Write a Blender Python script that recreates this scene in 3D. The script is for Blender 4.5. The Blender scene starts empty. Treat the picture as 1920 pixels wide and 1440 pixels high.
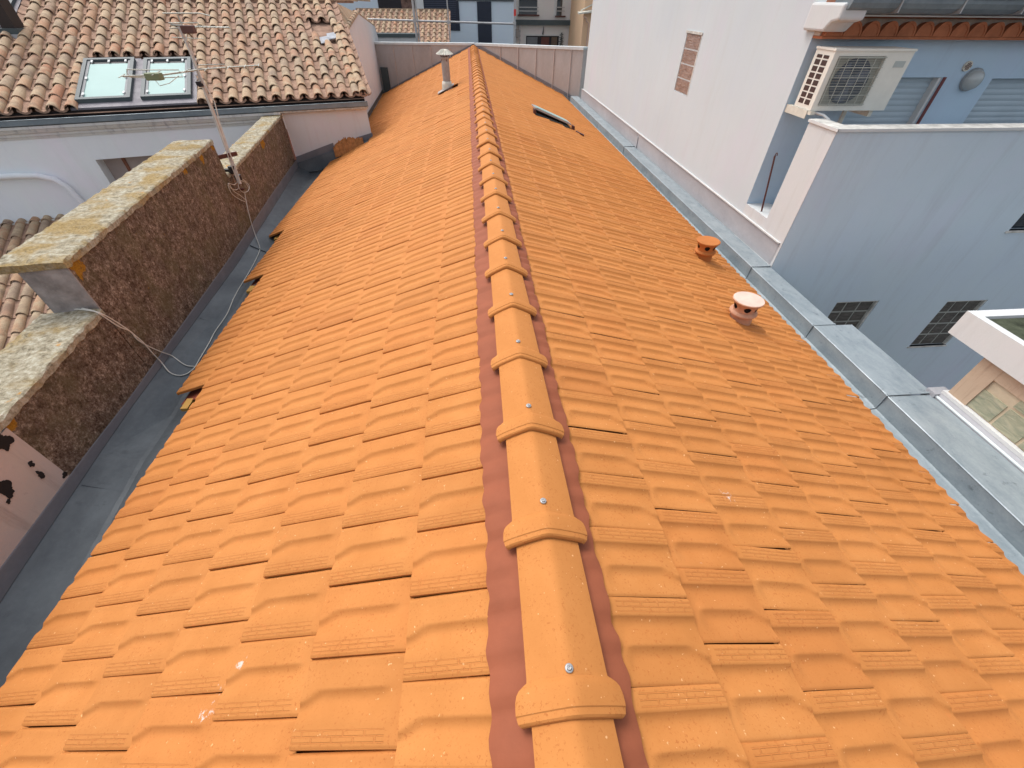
import bpy, bmesh, math, random
import numpy as np
from mathutils import Matrix, Vector, Quaternion
random.seed(7); RNG = np.random.default_rng(11)
R = math.radians; PI = math.pi
scene = bpy.context.scene
col = scene.collection

# ------------------------------------------------------------------ camera
FPX = 760.0                                   # focal length in pixels of a 1920 wide picture
CR = Vector((0.9966, -0.0817, 0.0090)); CD = Vector((-0.0498, -0.6874, -0.7245)); CF = Vector((0.0653, 0.7216, -0.6892))
CAM = Vector((-0.182, 0.0, 1.30))
CF.normalize(); CR = (CR - CF * CR.dot(CF)).normalized(); CD = CF.cross(CR)
cd = bpy.data.cameras.new("camera"); cam = bpy.data.objects.new("camera", cd); col.objects.link(cam)
cd.sensor_fit = 'HORIZONTAL'; cd.sensor_width = 36.0; cd.lens = FPX / 1920 * 36.0
cd.clip_start = 0.05; cd.clip_end = 2000
mw = Matrix(((CR.x, -CD.x, -CF.x, CAM.x), (CR.y, -CD.y, -CF.y, CAM.y), (CR.z, -CD.z, -CF.z, CAM.z), (0, 0, 0, 1)))
cam.matrix_world = mw
scene.camera = cam

# ------------------------------------------------------------------ world, sun, exposure
SUN_EL, SUN_AZ = R(60), R(-42)                # azimuth from +Y towards +X
w = bpy.data.worlds.new("World"); scene.world = w; w.use_nodes = True
nt = w.node_tree; bg = nt.nodes['Background']
sky = nt.nodes.new('ShaderNodeTexSky'); sky.sky_type = 'NISHITA'; sky.sun_disc = False
sky.sun_elevation = SUN_EL; sky.sun_rotation = SUN_AZ; sky.dust_density = 4.0; sky.air_density = 1.0; sky.ozone_density = 1.0
hs = nt.nodes.new('ShaderNodeHueSaturation'); hs.inputs['Saturation'].default_value = 0.35
nt.links.new(sky.outputs[0], hs.inputs['Color']); nt.links.new(hs.outputs[0], bg.inputs['Color'])
bg.inputs['Strength'].default_value = 0.15
sl = bpy.data.lights.new("sun", 'SUN'); sl.energy = 0.7; sl.angle = R(24); sl.color = (1.0, 0.955, 0.90)
so = bpy.data.objects.new("sun", sl); col.objects.link(so)
sd = Vector((math.sin(SUN_AZ) * math.cos(SUN_EL), math.cos(SUN_AZ) * math.cos(SUN_EL), math.sin(SUN_EL)))
so.rotation_euler = sd.to_track_quat('Z', 'Y').to_euler(); so.location = sd * 40
scene.view_settings.view_transform = 'Standard'; scene.view_settings.look = 'None'
scene.view_settings.exposure = 0.78; scene.view_settings.gamma = 1.0
scene.render.engine = 'CYCLES'
scene.render.resolution_x = 1024; scene.render.resolution_y = 768

# ------------------------------------------------------------------ survey helpers: turn a sight line into a point of a known plane
def ray(u, v): return CR * (u - 960) + CD * (v - 720) + CF * FPX
def onpl(u, v, n, d):
    r = ray(u, v); n = Vector(n); t = (d - n.dot(CAM)) / n.dot(r); return CAM + r * t
def PX(u, v, X): return onpl(u, v, (1, 0, 0), X)
def PY(u, v, Y): return onpl(u, v, (0, 1, 0), Y)
def PZ(u, v, Z): return onpl(u, v, (0, 0, 1), Z)
Z0, KL, KR = 0.06, 0.436, 0.345
def RLf(u, v): return onpl(u, v, (-KL, 0, 1), -Z0)
def RRf(u, v): return onpl(u, v, (KR, 0, 1), -Z0)
def PW(u, v, off=0.0): return onpl(u, v, (1, .139, 0), -2.95 + off)      # face of the old parapet
def zl(x): return -Z0 - KL * abs(x)
def zr(x): return -Z0 - KR * abs(x)

# ------------------------------------------------------------------ mesh helpers
class MB:
    def __init__(s): s.v = []; s.f = []; s.m = []; s.uv = {}; s.smooth = False
    def add(s, verts, faces, m=0, uvs=None):
        o = len(s.v); s.v += [tuple(p) for p in verts]
        for i, f in enumerate(faces):
            s.f.append(tuple(o + k for k in f)); s.m.append(m)
        return s
    def quad(s, a, b, c, d, m=0): return s.add([a, b, c, d], [(0, 1, 2, 3)], m)
    def poly(s, pts, m=0): return s.add(pts, [tuple(range(len(pts)))], m)
    def box(s, x0, x1, y0, y1, z0, z1, m=0):
        return s.obox((x0, y0, z0), (x1 - x0, 0, 0), (0, y1 - y0, 0), (0, 0, z1 - z0), m)
    def obox(s, o, a, b, c, m=0):
        o, a, b, c = map(Vector, (o, a, b, c))
        v = [o, o + a, o + a + b, o + b, o + c, o + a + c, o + a + b + c, o + b + c]
        f = [(0, 3, 2, 1), (4, 5, 6, 7), (0, 1, 5, 4), (1, 2, 6, 5), (2, 3, 7, 6), (3, 0, 4, 7)]
        if a.cross(b).dot(c) < 0: f = [tuple(reversed(q)) for q in f]
        return s.add(v, f, m)
    def prism(s, pts, ext, m=0):
        """closed polygon pts swept by the vector ext"""
        ext = Vector(ext); pts = [Vector(p) for p in pts]; n = len(pts)
        v = pts + [p + ext for p in pts]
        f = [tuple(range(n)), tuple(range(2 * n - 1, n - 1, -1))]
        for i in range(n):
            j = (i + 1) % n; f.append((j, i, n + i, n + j))
        return s.add(v, f, m)
    def sweep(s, profs, m=0, close=False):
        """list of equal length polylines joined as a sheet"""
        n = len(profs[0]); v = [p for pr in profs for p in pr]; f = []
        for i in range(len(profs) - 1):
            for j in range(n - (0 if close else 1)):
                k = (j + 1) % n
                f.append((i * n + j, i * n + k, (i + 1) * n + k, (i + 1) * n + j))
        return s.add(v, f, m)
    def tube(s, pts, r, seg=8, m=0, caps=True):
        pts = [Vector(p) for p in pts]; rs = r if isinstance(r, (list, tuple)) else [r] * len(pts)
        rings = []; ref = None
        for i, p in enumerate(pts):
            t = (pts[min(i + 1, len(pts) - 1)] - pts[max(i - 1, 0)]).normalized()
            if ref is None:
                ref = Vector((0, 0, 1)) if abs(t.z) < .9 else Vector((1, 0, 0))
            a = (ref - t * ref.dot(t)).normalized(); b = t.cross(a); ref = a
            rings.append([p + (a * math.cos(2 * PI * k / seg) + b * math.sin(2 * PI * k / seg)) * rs[i] for k in range(seg)])
        s.sweep(rings, m, True)
        if caps: s.poly(list(reversed(rings[0])), m); s.poly(rings[-1], m)
        return s
    def lathe(s, c, prof, seg=24, m=0, skip=None):
        c = Vector(c); rings = [[c + Vector((r * math.cos(2 * PI * k / seg), r * math.sin(2 * PI * k / seg), z)) for k in range(seg)] for r, z in prof]
        o = len(s.v); s.v += [tuple(p) for rg in rings for p in rg]
        for i in range(len(prof) - 1):
            for k in range(seg):
                if skip and skip(i, k): continue
                j = (k + 1) % seg
                s.f.append((o + i * seg + k, o + i * seg + j, o + (i + 1) * seg + j, o + (i + 1) * seg + k)); s.m.append(m)
        return s
    def build(s, name, mats, parent=None, smooth=False, bevel=0):
        me = bpy.data.meshes.new(name); me.from_pydata(s.v, [], s.f)
        if not isinstance(mats, (list, tuple)): mats = [mats]
        for mt in mats: me.materials.append(mt)
        if len(mats) > 1: me.polygons.foreach_set('material_index', s.m)
        if smooth: me.polygons.foreach_set('use_smooth', [True] * len(me.polygons))
        me.update()
        o = bpy.data.objects.new(name, me); col.objects.link(o)
        if bevel:
            b = o.modifiers.new('bevel', 'BEVEL'); b.width = bevel; b.segments = 2; b.limit_method = 'ANGLE'; b.angle_limit = R(40)
        if parent is not None:
            o.parent = parent
            if parent.type == 'EMPTY': o.matrix_parent_inverse = Matrix.Translation(-Vector(parent.location))
        return o
def tag(o, label=None, cat=None, group=None, kind=None):
    if label: o['label'] = label
    if cat: o['category'] = cat
    if group: o['group'] = group
    if kind: o['kind'] = kind
    return o
def thing(name, loc, label, cat, group=None):
    o = bpy.data.objects.new(name, None); col.objects.link(o); o.location = loc; o.empty_display_size = .2
    return tag(o, label, cat, group)
def wall_holes(mb, o, a, n, width, z0, z1, holes, depth=.15, m=0, mr=None):
    """upright wall face: origin o, horizontal unit a, outward normal n; holes (a0,a1,z0,z1) with reveals going inwards"""
    o = Vector(o); a = Vector(a); n = Vector(n); up = Vector((0, 0, 1)); mr = m if mr is None else mr
    P = lambda x, z, d=0: Vector((o.x, o.y, 0)) + a * x + up * z - n * d
    xs = sorted({0, width} | {h[0] for h in holes} | {h[1] for h in holes}); zs = sorted({z0, z1} | {h[2] for h in holes} | {h[3] for h in holes})
    for i in range(len(xs) - 1):
        for j in range(len(zs) - 1):
            cx, cz = (xs[i] + xs[i + 1]) / 2, (zs[j] + zs[j + 1]) / 2
            if any(h[0] < cx < h[1] and h[2] < cz < h[3] for h in holes): continue
            mb.quad(P(xs[i], zs[j]), P(xs[i + 1], zs[j]), P(xs[i + 1], zs[j + 1]), P(xs[i], zs[j + 1]), m)
    for x0, x1, q0, q1 in holes:
        for (A, B) in (((x0, q0), (x1, q0)), ((x1, q0), (x1, q1)), ((x1, q1), (x0, q1)), ((x0, q1), (x0, q0))):
            mb.quad(P(*A), P(*B), P(*B, depth), P(*A, depth), mr)
    return P

# ------------------------------------------------------------------ materials
def srgb(r, g, b):
    f = lambda c: (c / 255 / 12.92) if c / 255 <= .04045 else ((c / 255 + .055) / 1.055) ** 2.4
    return (f(r), f(g), f(b), 1)
class Mat:
    def __init__(s, name, rough=.8, metal=0.0, spec=.3):
        s.m = bpy.data.materials.new(name); s.m.use_nodes = True; s.t = s.m.node_tree
        s.b = s.t.nodes['Principled BSDF']; s.b.inputs['Roughness'].default_value = rough; s.b.inputs['Metallic'].default_value = metal
        s.b.inputs['Specular IOR Level'].default_value = spec
    def n(s, typ, **kw):
        q = s.t.nodes.new('ShaderNode' + typ)
        for k, v in kw.items():
            if k in q.inputs.keys(): q.inputs[k].default_value = v
            else: setattr(q, k, v)
        return q
    def l(s, a, b): s.t.links.new(a, b)
    def coord(s, scale=(1, 1, 1), rot=(0, 0, 0), kind='Object'):
        tc = s.n('TexCoord'); mp = s.n('Mapping'); mp.inputs['Scale'].default_value = scale; mp.inputs['Rotation'].default_value = rot
        s.l(tc.outputs[kind], mp.inputs['Vector']); return mp.outputs[0]
    def noise(s, scale, detail=5, rough=.6, vec=None, dist=0.0):
        q = s.n('TexNoise'); q.inputs['Scale'].default_value = scale; q.inputs['Detail'].default_value = detail
        q.inputs['Roughness'].default_value = rough; q.inputs['Distortion'].default_value = dist
        s.l(vec if vec is not None else s.coord(), q.inputs['Vector']); return q.outputs['Fac']
    def ramp(s, fac, stops, interp='LINEAR'):
        q = s.n('ValToRGB'); q.color_ramp.interpolation = interp; e = q.color_ramp.elements
        while len(e) > len(stops): e.remove(e[-1])
        while len(e) < len(stops): e.new(0.5)
        for i, (p, c) in enumerate(stops):
            e[i].position = p; e[i].color = c if isinstance(c, tuple) else (c, c, c, 1)
        s.l(fac, q.inputs['Fac']); return q.outputs['Color']
    def mix(s, fac, a, b, mode='MIX'):
        q = s.n('Mix', data_type='RGBA', blend_type=mode)
        for sock, val in ((0, fac), (6, a), (7, b)):
            if isinstance(val, (int, float, tuple)): q.inputs[sock].default_value = val
            else: s.l(val, q.inputs[sock])
        return q.outputs[2]
    def math(s, op, a, b=0.0, c=0.0, clamp=False):
        q = s.n('Math', operation=op, use_clamp=clamp)
        for i, val in enumerate((a, b, c)):
            if isinstance(val, (int, float)): q.inputs[i].default_value = val
            else: s.l(val, q.inputs[i])
        return q.outputs[0]
    def bump(s, h, strength=.4, dist=.01, prev=None):
        q = s.n('Bump'); q.inputs['Strength'].default_value = strength; q.inputs['Distance'].default_value = dist
        s.l(h, q.inputs['Height'])
        if prev is not None: s.l(prev, q.inputs['Normal'])
        return q.outputs[0]
    def out(s, color=None, normal=None, rough=None):
        if color is not None:
            if isinstance(color, tuple): s.b.inputs['Base Color'].default_value = color
            else: s.l(color, s.b.inputs['Base Color'])
        if normal is not None: s.l(normal, s.b.inputs['Normal'])
        if rough is not None: s.l(rough, s.b.inputs['Roughness'])
        return s.m
def c3(r, g, b): return (r, g, b, 1)

def plain(name, c, rough=.7, metal=0.0, spec=.3, var=.12, nscale=3.0, bumpd=0.0, bscale=60):
    m = Mat(name, rough, metal, spec)
    n = m.noise(nscale, 6, .65)
    lo = tuple(x * (1 - var) for x in c[:3]) + (1,); hi = tuple(min(1, x * (1 + var)) for x in c[:3]) + (1,)
    colr = m.ramp(n, [(.3, lo), (.7, hi)])
    nm = m.bump(m.noise(bscale, 4), .5, bumpd) if bumpd else None
    return m.out(colr, nm)

def mat_newtile():
    m = Mat('new_clay', .78, 0, .22)
    uv = m.n('UVMap'); uv.uv_map = 'tile'
    sep = m.n('SeparateXYZ'); m.l(uv.outputs[0], sep.inputs[0])
    geo = m.n('NewGeometry')
    big = m.noise(.35, 3); mid = m.noise(5, 5, .6); fine = m.noise(105, 3, .75)
    base = m.ramp(mid, [(.25, c3(.46, .176, .044)), (.55, c3(.505, .199, .053)), (.8, c3(.535, .221, .063))])
    rnd = m.ramp(geo.outputs['Random Per Island'], [(0, c3(.92, .91, .90)), (.3, c3(.985, .98, .97)), (.6, c3(1.01, 1.01, 1.01)), (.93, c3(1.0, .96, .94)), (1, c3(.91, .87, .86))])
    base = m.mix(1.0, base, rnd, 'MULTIPLY')
    spk = m.ramp(fine, [(.57, 0.0), (.66, 1.0)])
    mask = m.ramp(m.noise(9, 4), [(.36, .15), (.60, 1.0)])
    f = m.math('MULTIPLY', spk, m.math('MULTIPLY', mask, .75))
    base = m.mix(f, base, c3(.36, .10, .022))
    stain = m.ramp(m.noise(14, 6, .7, None, .6), [(.62, 0.0), (.74, .45)])
    base = m.mix(stain, base, c3(.60, .19, .05))
    lite = m.ramp(m.noise(70, 2, .5), [(.72, 0.0), (.76, .6)])
    base = m.mix(lite, base, c3(.85, .55, .28))
    # pressed brick pattern of the lap band
    comb = m.n('CombineXYZ'); m.l(sep.outputs[1], comb.inputs[0]); m.l(sep.outputs[0], comb.inputs[1])
    br = m.n('TexBrick'); m.l(comb.outputs[0], br.inputs['Vector']); br.inputs['Scale'].default_value = 1.0
    br.inputs['Brick Width'].default_value = .20; br.inputs['Row Height'].default_value = .062
    br.inputs['Mortar Size'].default_value = .009; br.inputs['Mortar Smooth'].default_value = .3; br.offset = .5
    u_lo = m.math('LESS_THAN', sep.outputs[0], .193); u_hi = m.math('GREATER_THAN', sep.outputs[0], .03)
    v_lo = m.math('GREATER_THAN', sep.outputs[1], .12)
    band = m.math('MULTIPLY', m.math('MULTIPLY', u_lo, u_hi), v_lo)
    groove = m.math('MULTIPLY', br.outputs['Fac'], band)
    h = m.math('SUBTRACT', m.math('MULTIPLY', fine, .12), groove)
    h = m.math('ADD', h, m.math('MULTIPLY', m.noise(40, 4), .25))
    base = m.mix(m.math('MULTIPLY', groove, .22), base, c3(.46, .13, .03))
    # bird droppings and pale scuffs, fixed to places of the roof
    sp = m.n('TexCoord')
    acc = None
    for (x, y, z, rad) in DROPS:
        d = m.n('VectorMath', operation='DISTANCE'); m.l(sp.outputs['Object'], d.inputs[0]); d.inputs[1].default_value = (x, y, z)
        k = m.math('SUBTRACT', 1.0, m.math('DIVIDE', d.outputs['Value'], rad), clamp=True)
        acc = k if acc is None else m.math('MAXIMUM', acc, k)
    nn = m.noise(55, 4, .7)
    dm = m.ramp(m.math('ADD', m.math('MULTIPLY', acc, .38), nn), [(.76, 0.0), (.86, .7)])
    base = m.mix(dm, base, c3(.66, .63, .60))
    return m.out(base, m.bump(h, .8, .0045))

def mat_oldtile():
    m = Mat('weathered_clay', .85, 0, .2)
    geo = m.n('NewGeometry')
    base = m.ramp(geo.outputs['Random Per Island'], [(0, c3(.47, .255, .155)), (.3, c3(.52, .34, .21)), (.6, c3(.48, .36, .24)), (.8, c3(.36, .27, .20)), (1, c3(.50, .24, .14))])
    n1 = m.noise(4.2, 5, .65, None, .3)
    pale = m.ramp(n1, [(.46, 0.0), (.62, .85)])
    base = m.mix(pale, base, c3(.54, .43, .285))
    grey = m.ramp(m.noise(3.1, 6, .7, m.coord((1, 1.4, 1))), [(.48, 0.0), (.64, .5)])
    base = m.mix(grey, base, c3(.155, .125, .10))
    fine = m.noise(70, 4, .7)
    base = m.mix(m.ramp(fine, [(.4, .35), (.7, 0.0)]), base, c3(.20, .13, .09))
    return m.out(base, m.bump(fine, .4, .006))

def mat_pebble():
    m = Mat('dark_roughcast', .95, 0, .1)
    a = m.math('ADD', m.math('MULTIPLY', m.noise(52, 5, .8), .5), m.math('MULTIPLY', m.noise(19, 6, .8), .5)); b = m.noise(7, 5, .65); f = m.noise(90, 3, .7)
    base = m.ramp(a, [(.38, c3(.022, .014, .010)), (.455, c3(.15, .10, .072)), (.53, c3(.30, .22, .165)), (.62, c3(.66, .55, .44))])
    base = m.mix(m.ramp(b, [(.35, .55), (.6, 0.0)]), base, c3(.07, .048, .032))
    gr = m.ramp(m.noise(2.6, 5), [(.46, 0.0), (.66, .55)])
    base = m.mix(gr, base, c3(.16, .135, .07))
    sp = m.n('TexCoord'); acc = None
    for (x, y, z, rad) in LICHENS:
        d = m.n('VectorMath', operation='DISTANCE'); m.l(sp.outputs['Object'], d.inputs[0]); d.inputs[1].default_value = (x, y, z)
        k = m.math('SUBTRACT', 1.0, m.math('DIVIDE', d.outputs['Value'], rad), clamp=True)
        acc = k if acc is None else m.math('MAXIMUM', acc, k)
    li = m.ramp(m.math('ADD', m.math('MULTIPLY', acc, .42), m.noise(13, 6, .7)), [(.66, 0.0), (.74, .9)])
    base = m.mix(li, base, m.ramp(f, [(.3, c3(.34, .15, .012)), (.7, c3(.55, .29, .03))]))
    h = m.math('ADD', a, m.math('MULTIPLY', f, .5))
    return m.out(base, m.bump(h, 1.0, .03))

def mat_lichen(orange=.5):
    m = Mat('lichen_stone', .95, 0, .15)
    st = m.coord((1.0, 1.0, 1.0))
    a = m.noise(9, 8, .75, st, .5); b = m.noise(22, 7, .75, st); c = m.noise(60, 4, .7, st); d = m.noise(3.0, 5, .6, st, .4)
    base = m.ramp(b, [(.30, c3(.10, .085, .06)), (.46, c3(.30, .26, .18)), (.60, c3(.46, .43, .34)), (.75, c3(.60, .58, .50))])
    och = m.ramp(d, [(.62 - .3 * orange, 0.0), (.76 - .3 * orange, .75)])
    base = m.mix(och, base, m.ramp(c, [(.3, c3(.16, .10, .03)), (.6, c3(.37, .25, .085)), (.8, c3(.48, .37, .18))]))
    org = m.ramp(m.noise(4.5, 4, .6, m.coord((1, 1, 1), (1, 2, 3))), [(.66, 0.0), (.70, .8)])
    base = m.mix(org, base, c3(.50, .22, .015))
    dk = m.ramp(a, [(.30, .8), (.42, 0.0)])
    base = m.mix(dk, base, c3(.09, .075, .05))
    return m.out(base, m.bump(m.math('ADD', a, m.math('MULTIPLY', c, .5)), .9, .015))

def mat_zinc(name, lo, hi, rough=.5, metal=.25, streak=(1, 1, 1), nscale=3.0, spots=.25):
    m = Mat(name, rough, metal, .4)
    a = m.noise(nscale, 7, .7, m.coord(streak), .3); b = m.noise(nscale * 9, 5, .7)
    base = m.ramp(a, [(.3, lo), (.7, hi)])
    dk = m.ramp(m.noise(nscale * 2.2, 6, .7), [(.60, 0.0), (.72, spots)])
    base = m.mix(dk, base, tuple(x * .45 for x in lo[:3]) + (1,))
    base = m.mix(m.ramp(b, [(.5, 0.0), (.8, .25)]), base, tuple(min(1, x * 1.3) for x in hi[:3]) + (1,))
    return m.out(base, m.bump(a, .2, .01), m.ramp(a, [(.3, rough + .1), (.7, rough - .08)]))

def mat_render(name, c, stain=.1, stc=None, big=.5, bumpd=.004, drip=True, bs=45):
    """painted wall render with faint patches and drips"""
    m = Mat(name, .9, 0, .15)
    a = m.noise(big, 6, .65); f = m.noise(bs, 5, .65)
    stc = stc or tuple(x * .72 for x in c[:3]) + (1,)
    base = m.ramp(a, [(.3, tuple(x * .94 for x in c[:3]) + (1,)), (.7, c)])
    tint = m.ramp(m.noise(1.1, 4, .6, m.coord((1, 1, .6), (.4, .2, .9))), [(.3, c3(1, .97, 1)), (.5, c3(.97, 1, .99)), (.7, c3(.95, .98, 1))])
    base = m.mix(1.0, base, tint, 'MULTIPLY')
    if drip:
        dr = m.ramp(m.noise(2.4, 6, .7, m.coord((3.2, 3.2, .35))), [(.52, 0.0), (.74, stain)])
        base = m.mix(dr, base, stc)
    sp = m.ramp(m.noise(7, 6, .75), [(.66, 0.0), (.78, stain)])
    base = m.mix(sp, base, stc)
    return m.out(base, m.bump(f, .35, bumpd))

LICHENS = [(*PW(145, 503), .13), (*PW(378, 296), .10), (*PW(398, 275), .10), (*PW(345, 318), .11), (*PW(12, 795), .10), (*PW(185, 330), .0001 + .08), (*PW(490, 262), .25)]
DROPS = [(-1.25, .40, -.59, .06), (-1.27, .34, -.60, .07), (-1.17, .47, -.56, .05), (-1.45, .30, -.66, .04), (.93, .93, -.36, .07), (-2.0, .22, -.86, .03), (.62, .60, -.26, .03)]
M_TILE = mat_newtile()
M_OLD = mat_oldtile(); M_PEB = mat_pebble(); M_LICH = mat_lichen(.60); M_LICH2 = mat_lichen(.40)
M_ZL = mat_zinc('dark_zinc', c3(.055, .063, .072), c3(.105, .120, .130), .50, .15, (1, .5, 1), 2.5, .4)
M_ZU = mat_zinc('upstand_zinc', c3(.15, .155, .175), c3(.20, .205, .225), .55, .15, (1, .5, 1), 4)
M_ZR = mat_zinc('new_zinc', c3(.20, .245, .27), c3(.35, .395, .415), .48, .22, (1, .45, 1), 6.0, .75)
M_ZR2 = mat_zinc('wall_flashing_zinc', c3(.33, .33, .35), c3(.43, .44, .46), .55, .1, (1, .4, 1), 2.0, .15)
M_CLAD = mat_zinc('cladding_zinc', c3(.35, .325, .31), c3(.46, .45, .445), .55, .1, (1, 1, .5), 1.3, .15)
M_SEAM = plain('seam_metal', c3(.50, .44, .41), .5)
M_CAP = plain('capping_metal', c3(.60, .66, .67), .45, .1)
M_FLASH = plain('red_flashing', c3(.275, .080, .037), .7, 0, .25, .10, 6, .002, 30)
M_WHITE = mat_render('white_render', c3(.57, .605, .63), .28, c3(.48, .49, .48), .6)
M_WHITE2 = mat_render('warm_white_render', c3(.62, .62, .62), .3, c3(.40, .38, .36), .8)
M_LILAC = mat_render('pale_lilac_render', c3(.88, .90, .93), .10, c3(.48, .46, .46), .7)
M_PINK = mat_render('pink_render', c3(.70, .69, .70), .25, c3(.52, .42, .40), 1.3)
M_BLUE = mat_render('blue_grey_render', c3(.60, .68, .75), .32, c3(.42, .46, .50), .7)
M_BLUE2 = mat_render('light_blue_render', c3(.50, .63, .76), .35, c3(.38, .46, .56), .8)
M_PLASTER = mat_render('old_plaster', c3(.52, .43, .39), .6, c3(.26, .2, .17), 2.0, .01)
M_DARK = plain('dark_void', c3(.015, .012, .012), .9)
M_HOLE = plain('dark_red_void', c3(.05, .015, .012), .9)
M_WOOD = plain('batten_wood', c3(.45, .25, .06), .8)
M_BROWN = plain('brown_paint', c3(.10, .035, .028), .5)
M_BROWN2 = plain('brown_frame', c3(.22, .09, .055), .5)
M_TRIM = plain('white_trim', c3(.62, .63, .62), .5, 0, .3, .06)
M_TRIM2 = plain('stained_trim', c3(.55, .54, .50), .8, 0, .2, .35, 9)
M_STEEL = plain('galvanised_steel', c3(.42, .42, .42), .45, .5)
M_GREYP = plain('grey_pipe', c3(.36, .33, .31), .8, 0, .2, .15, 12)
M_BEIGE = plain('beige_pvc', c3(.60, .58, .50), .6, 0, .3, .15, 8)
M_CABLE = plain('white_cable', c3(.62, .60, .54), .5, 0, .3, .1)
M_BLACK = plain('black_plastic', c3(.02, .018, .022), .5)
M_NAVY = plain('navy_panel', c3(.022, .028, .045), .5)
M_SLATE = plain('slate_grey_metal', c3(.07, .09, .095), .5)
M_MORT = plain('orange_mortar', c3(.42, .17, .06), .95, 0, .1, .35, 14, .02, 25)


def glass(name, c, rough=.08, spec=.8):
    m = Mat(name, rough, 0, spec); n = m.noise(1.2, 3)
    return m.out(m.ramp(n, [(.3, tuple(x * .9 for x in c[:3]) + (1,)), (.7, c)]))
M_SKYL = glass('skylight_glass', c3(.34, .50, .47), .45, .15)
M_WIN = glass('dark_window_glass', c3(.03, .04, .05), .05)
M_FAN = plain('fan_blue_plastic', c3(.035, .05, .085), .5)

def mat_glassblock(name, c1, c2):
    m = Mat(name, .25, 0, .6); a = m.noise(8, 4, .6, m.coord((1, 1, 4)), .8)
    return m.out(m.ramp(a, [(.3, c1), (.7, c2)]), m.bump(a, .5, .02))
M_GB = mat_glassblock('dark_glass_block', c3(.05, .045, .04), c3(.14, .13, .115))
M_GB2 = mat_glassblock('brown_glass_block', c3(.16, .10, .08), c3(.34, .25, .215))
M_GB3 = mat_glassblock('green_glass_block', c3(.22, .25, .17), c3(.42, .40, .28))

# ------------------------------------------------------------------ ground and street level
g = MB().quad((-220, -200, -9), (220, -200, -9), (220, 320, -9), (-220, 320, -9))
tag(g.build('ground', plain('asphalt', c3(.06, .06, .06), .9, 0, .2, .3, .8)), kind='structure')

# ================================================================== the long orange roofed house
house = thing('long_house', (0, 10, -9), 'long house under a new bright orange tiled roof with a straight ridge line', 'house')
PITCH = .247
FW0, FW1 = Vector((-4.7, 22.8, 0)), Vector((3.42, 16.15, 0))     # foot of the clad wall closing the roof
def ywall(x):                                                     # far end of the roof at x
    if x < 0: return 21.1 + (22.5 - 21.1) * min(1, abs(x) / 4.06)
    return 21.1 + (16.3 - 21.1) * min(1, x / 3.35)
def sst(a, b, x): t = np.clip((x - a) / (b - a), 0, 1); return t * t * (3 - 2 * t)
def prof(u, v, side=-1):
    """height of one interlocking tile; u across (0 = lap edge), v down the slope (1 = lower end)"""
    fade = sst(.08, .20, v); flare = sst(.78, 1.0, v)
    if side < 0:      # far to near: bead, flat back, crease with a drop, hollow, lap band
        uc = .62 - .13 * flare
        e = np.clip((u - uc) / (1 - uc), 0, 1); hi = .0095 + .0100 * (1 - e ** 1.6)
        lo = .0025 + .0180 * sst(0, 1, (uc - .06 - u) / (uc - .30))
        x = np.clip((uc - u) / .15, 0, 1)
        h = np.where(u >= uc, hi, lo + .0170 * (1 - x) ** 2.3)
        hb = .020 * (1 - sst(.25, .62, u)) + .011 * sst(.30, .70, u)
        tail = .0035 * sst(.86, .95, u) - .0085 * sst(.965, 1.0, u)
    else:
        uc = .58 + .13 * flare
        x0 = np.clip((u - .232) / .12, 0, 1); d1 = 1 - (1 - x0) ** 2.3
        ramp1 = .0040 + .0155 * sst(.28, 1.0, (u - .232) / (uc - .232) * 1.0)
        x = np.clip((u - uc) / .15, 0, 1)
        ramp2 = .0030 + .0165 * sst(.15, 1.0, (u - uc) / (.97 - uc)) + .0165 * (1 - x) ** 2.3
        ramp1 = np.minimum(ramp1, .0195)
        h = np.where(u < .232, .020, np.where(u < uc, .020 * (1 - d1) + d1 * ramp1, ramp2))
        hb = .020 * (1 - d1) + d1 * (.0055 + .013 * np.clip((u - .26) / .7, 0, 1))
        tail = -.004 * sst(.975, 1.0, u)
    h = hb * (1 - fade) + h * fade
    h = h - .0055 * (1 - sst(0, .035, u))
    top = -.004 * (1 - sst(.0, .10, v))
    return h + tail + top + .0015
US = np.array([0, .012, .025, .04, .12, .20, .232, .242, .255, .27, .29, .31, .34, .37, .40, .425, .45, .47, .49, .51, .53, .55, .57, .585, .60, .62, .64, .66, .68, .70, .715, .73, .75, .77, .80, .84, .88, .92, .95, .97, .985, 1.0])
US_F = np.array([0, .03, .22, .28, .34, .40, .46, .52, .56, .60, .64, .68, .76, .84, .90, .95, .975, 1.0])
VS = np.array([-.03, .04, .08, .11, .14, .17, .20, .26, .5, .77, .81, .85, .89, .925, .955, .98, 1.0]); VS_F = np.array([-.03, .1, .26, .8, 1.0])

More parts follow.
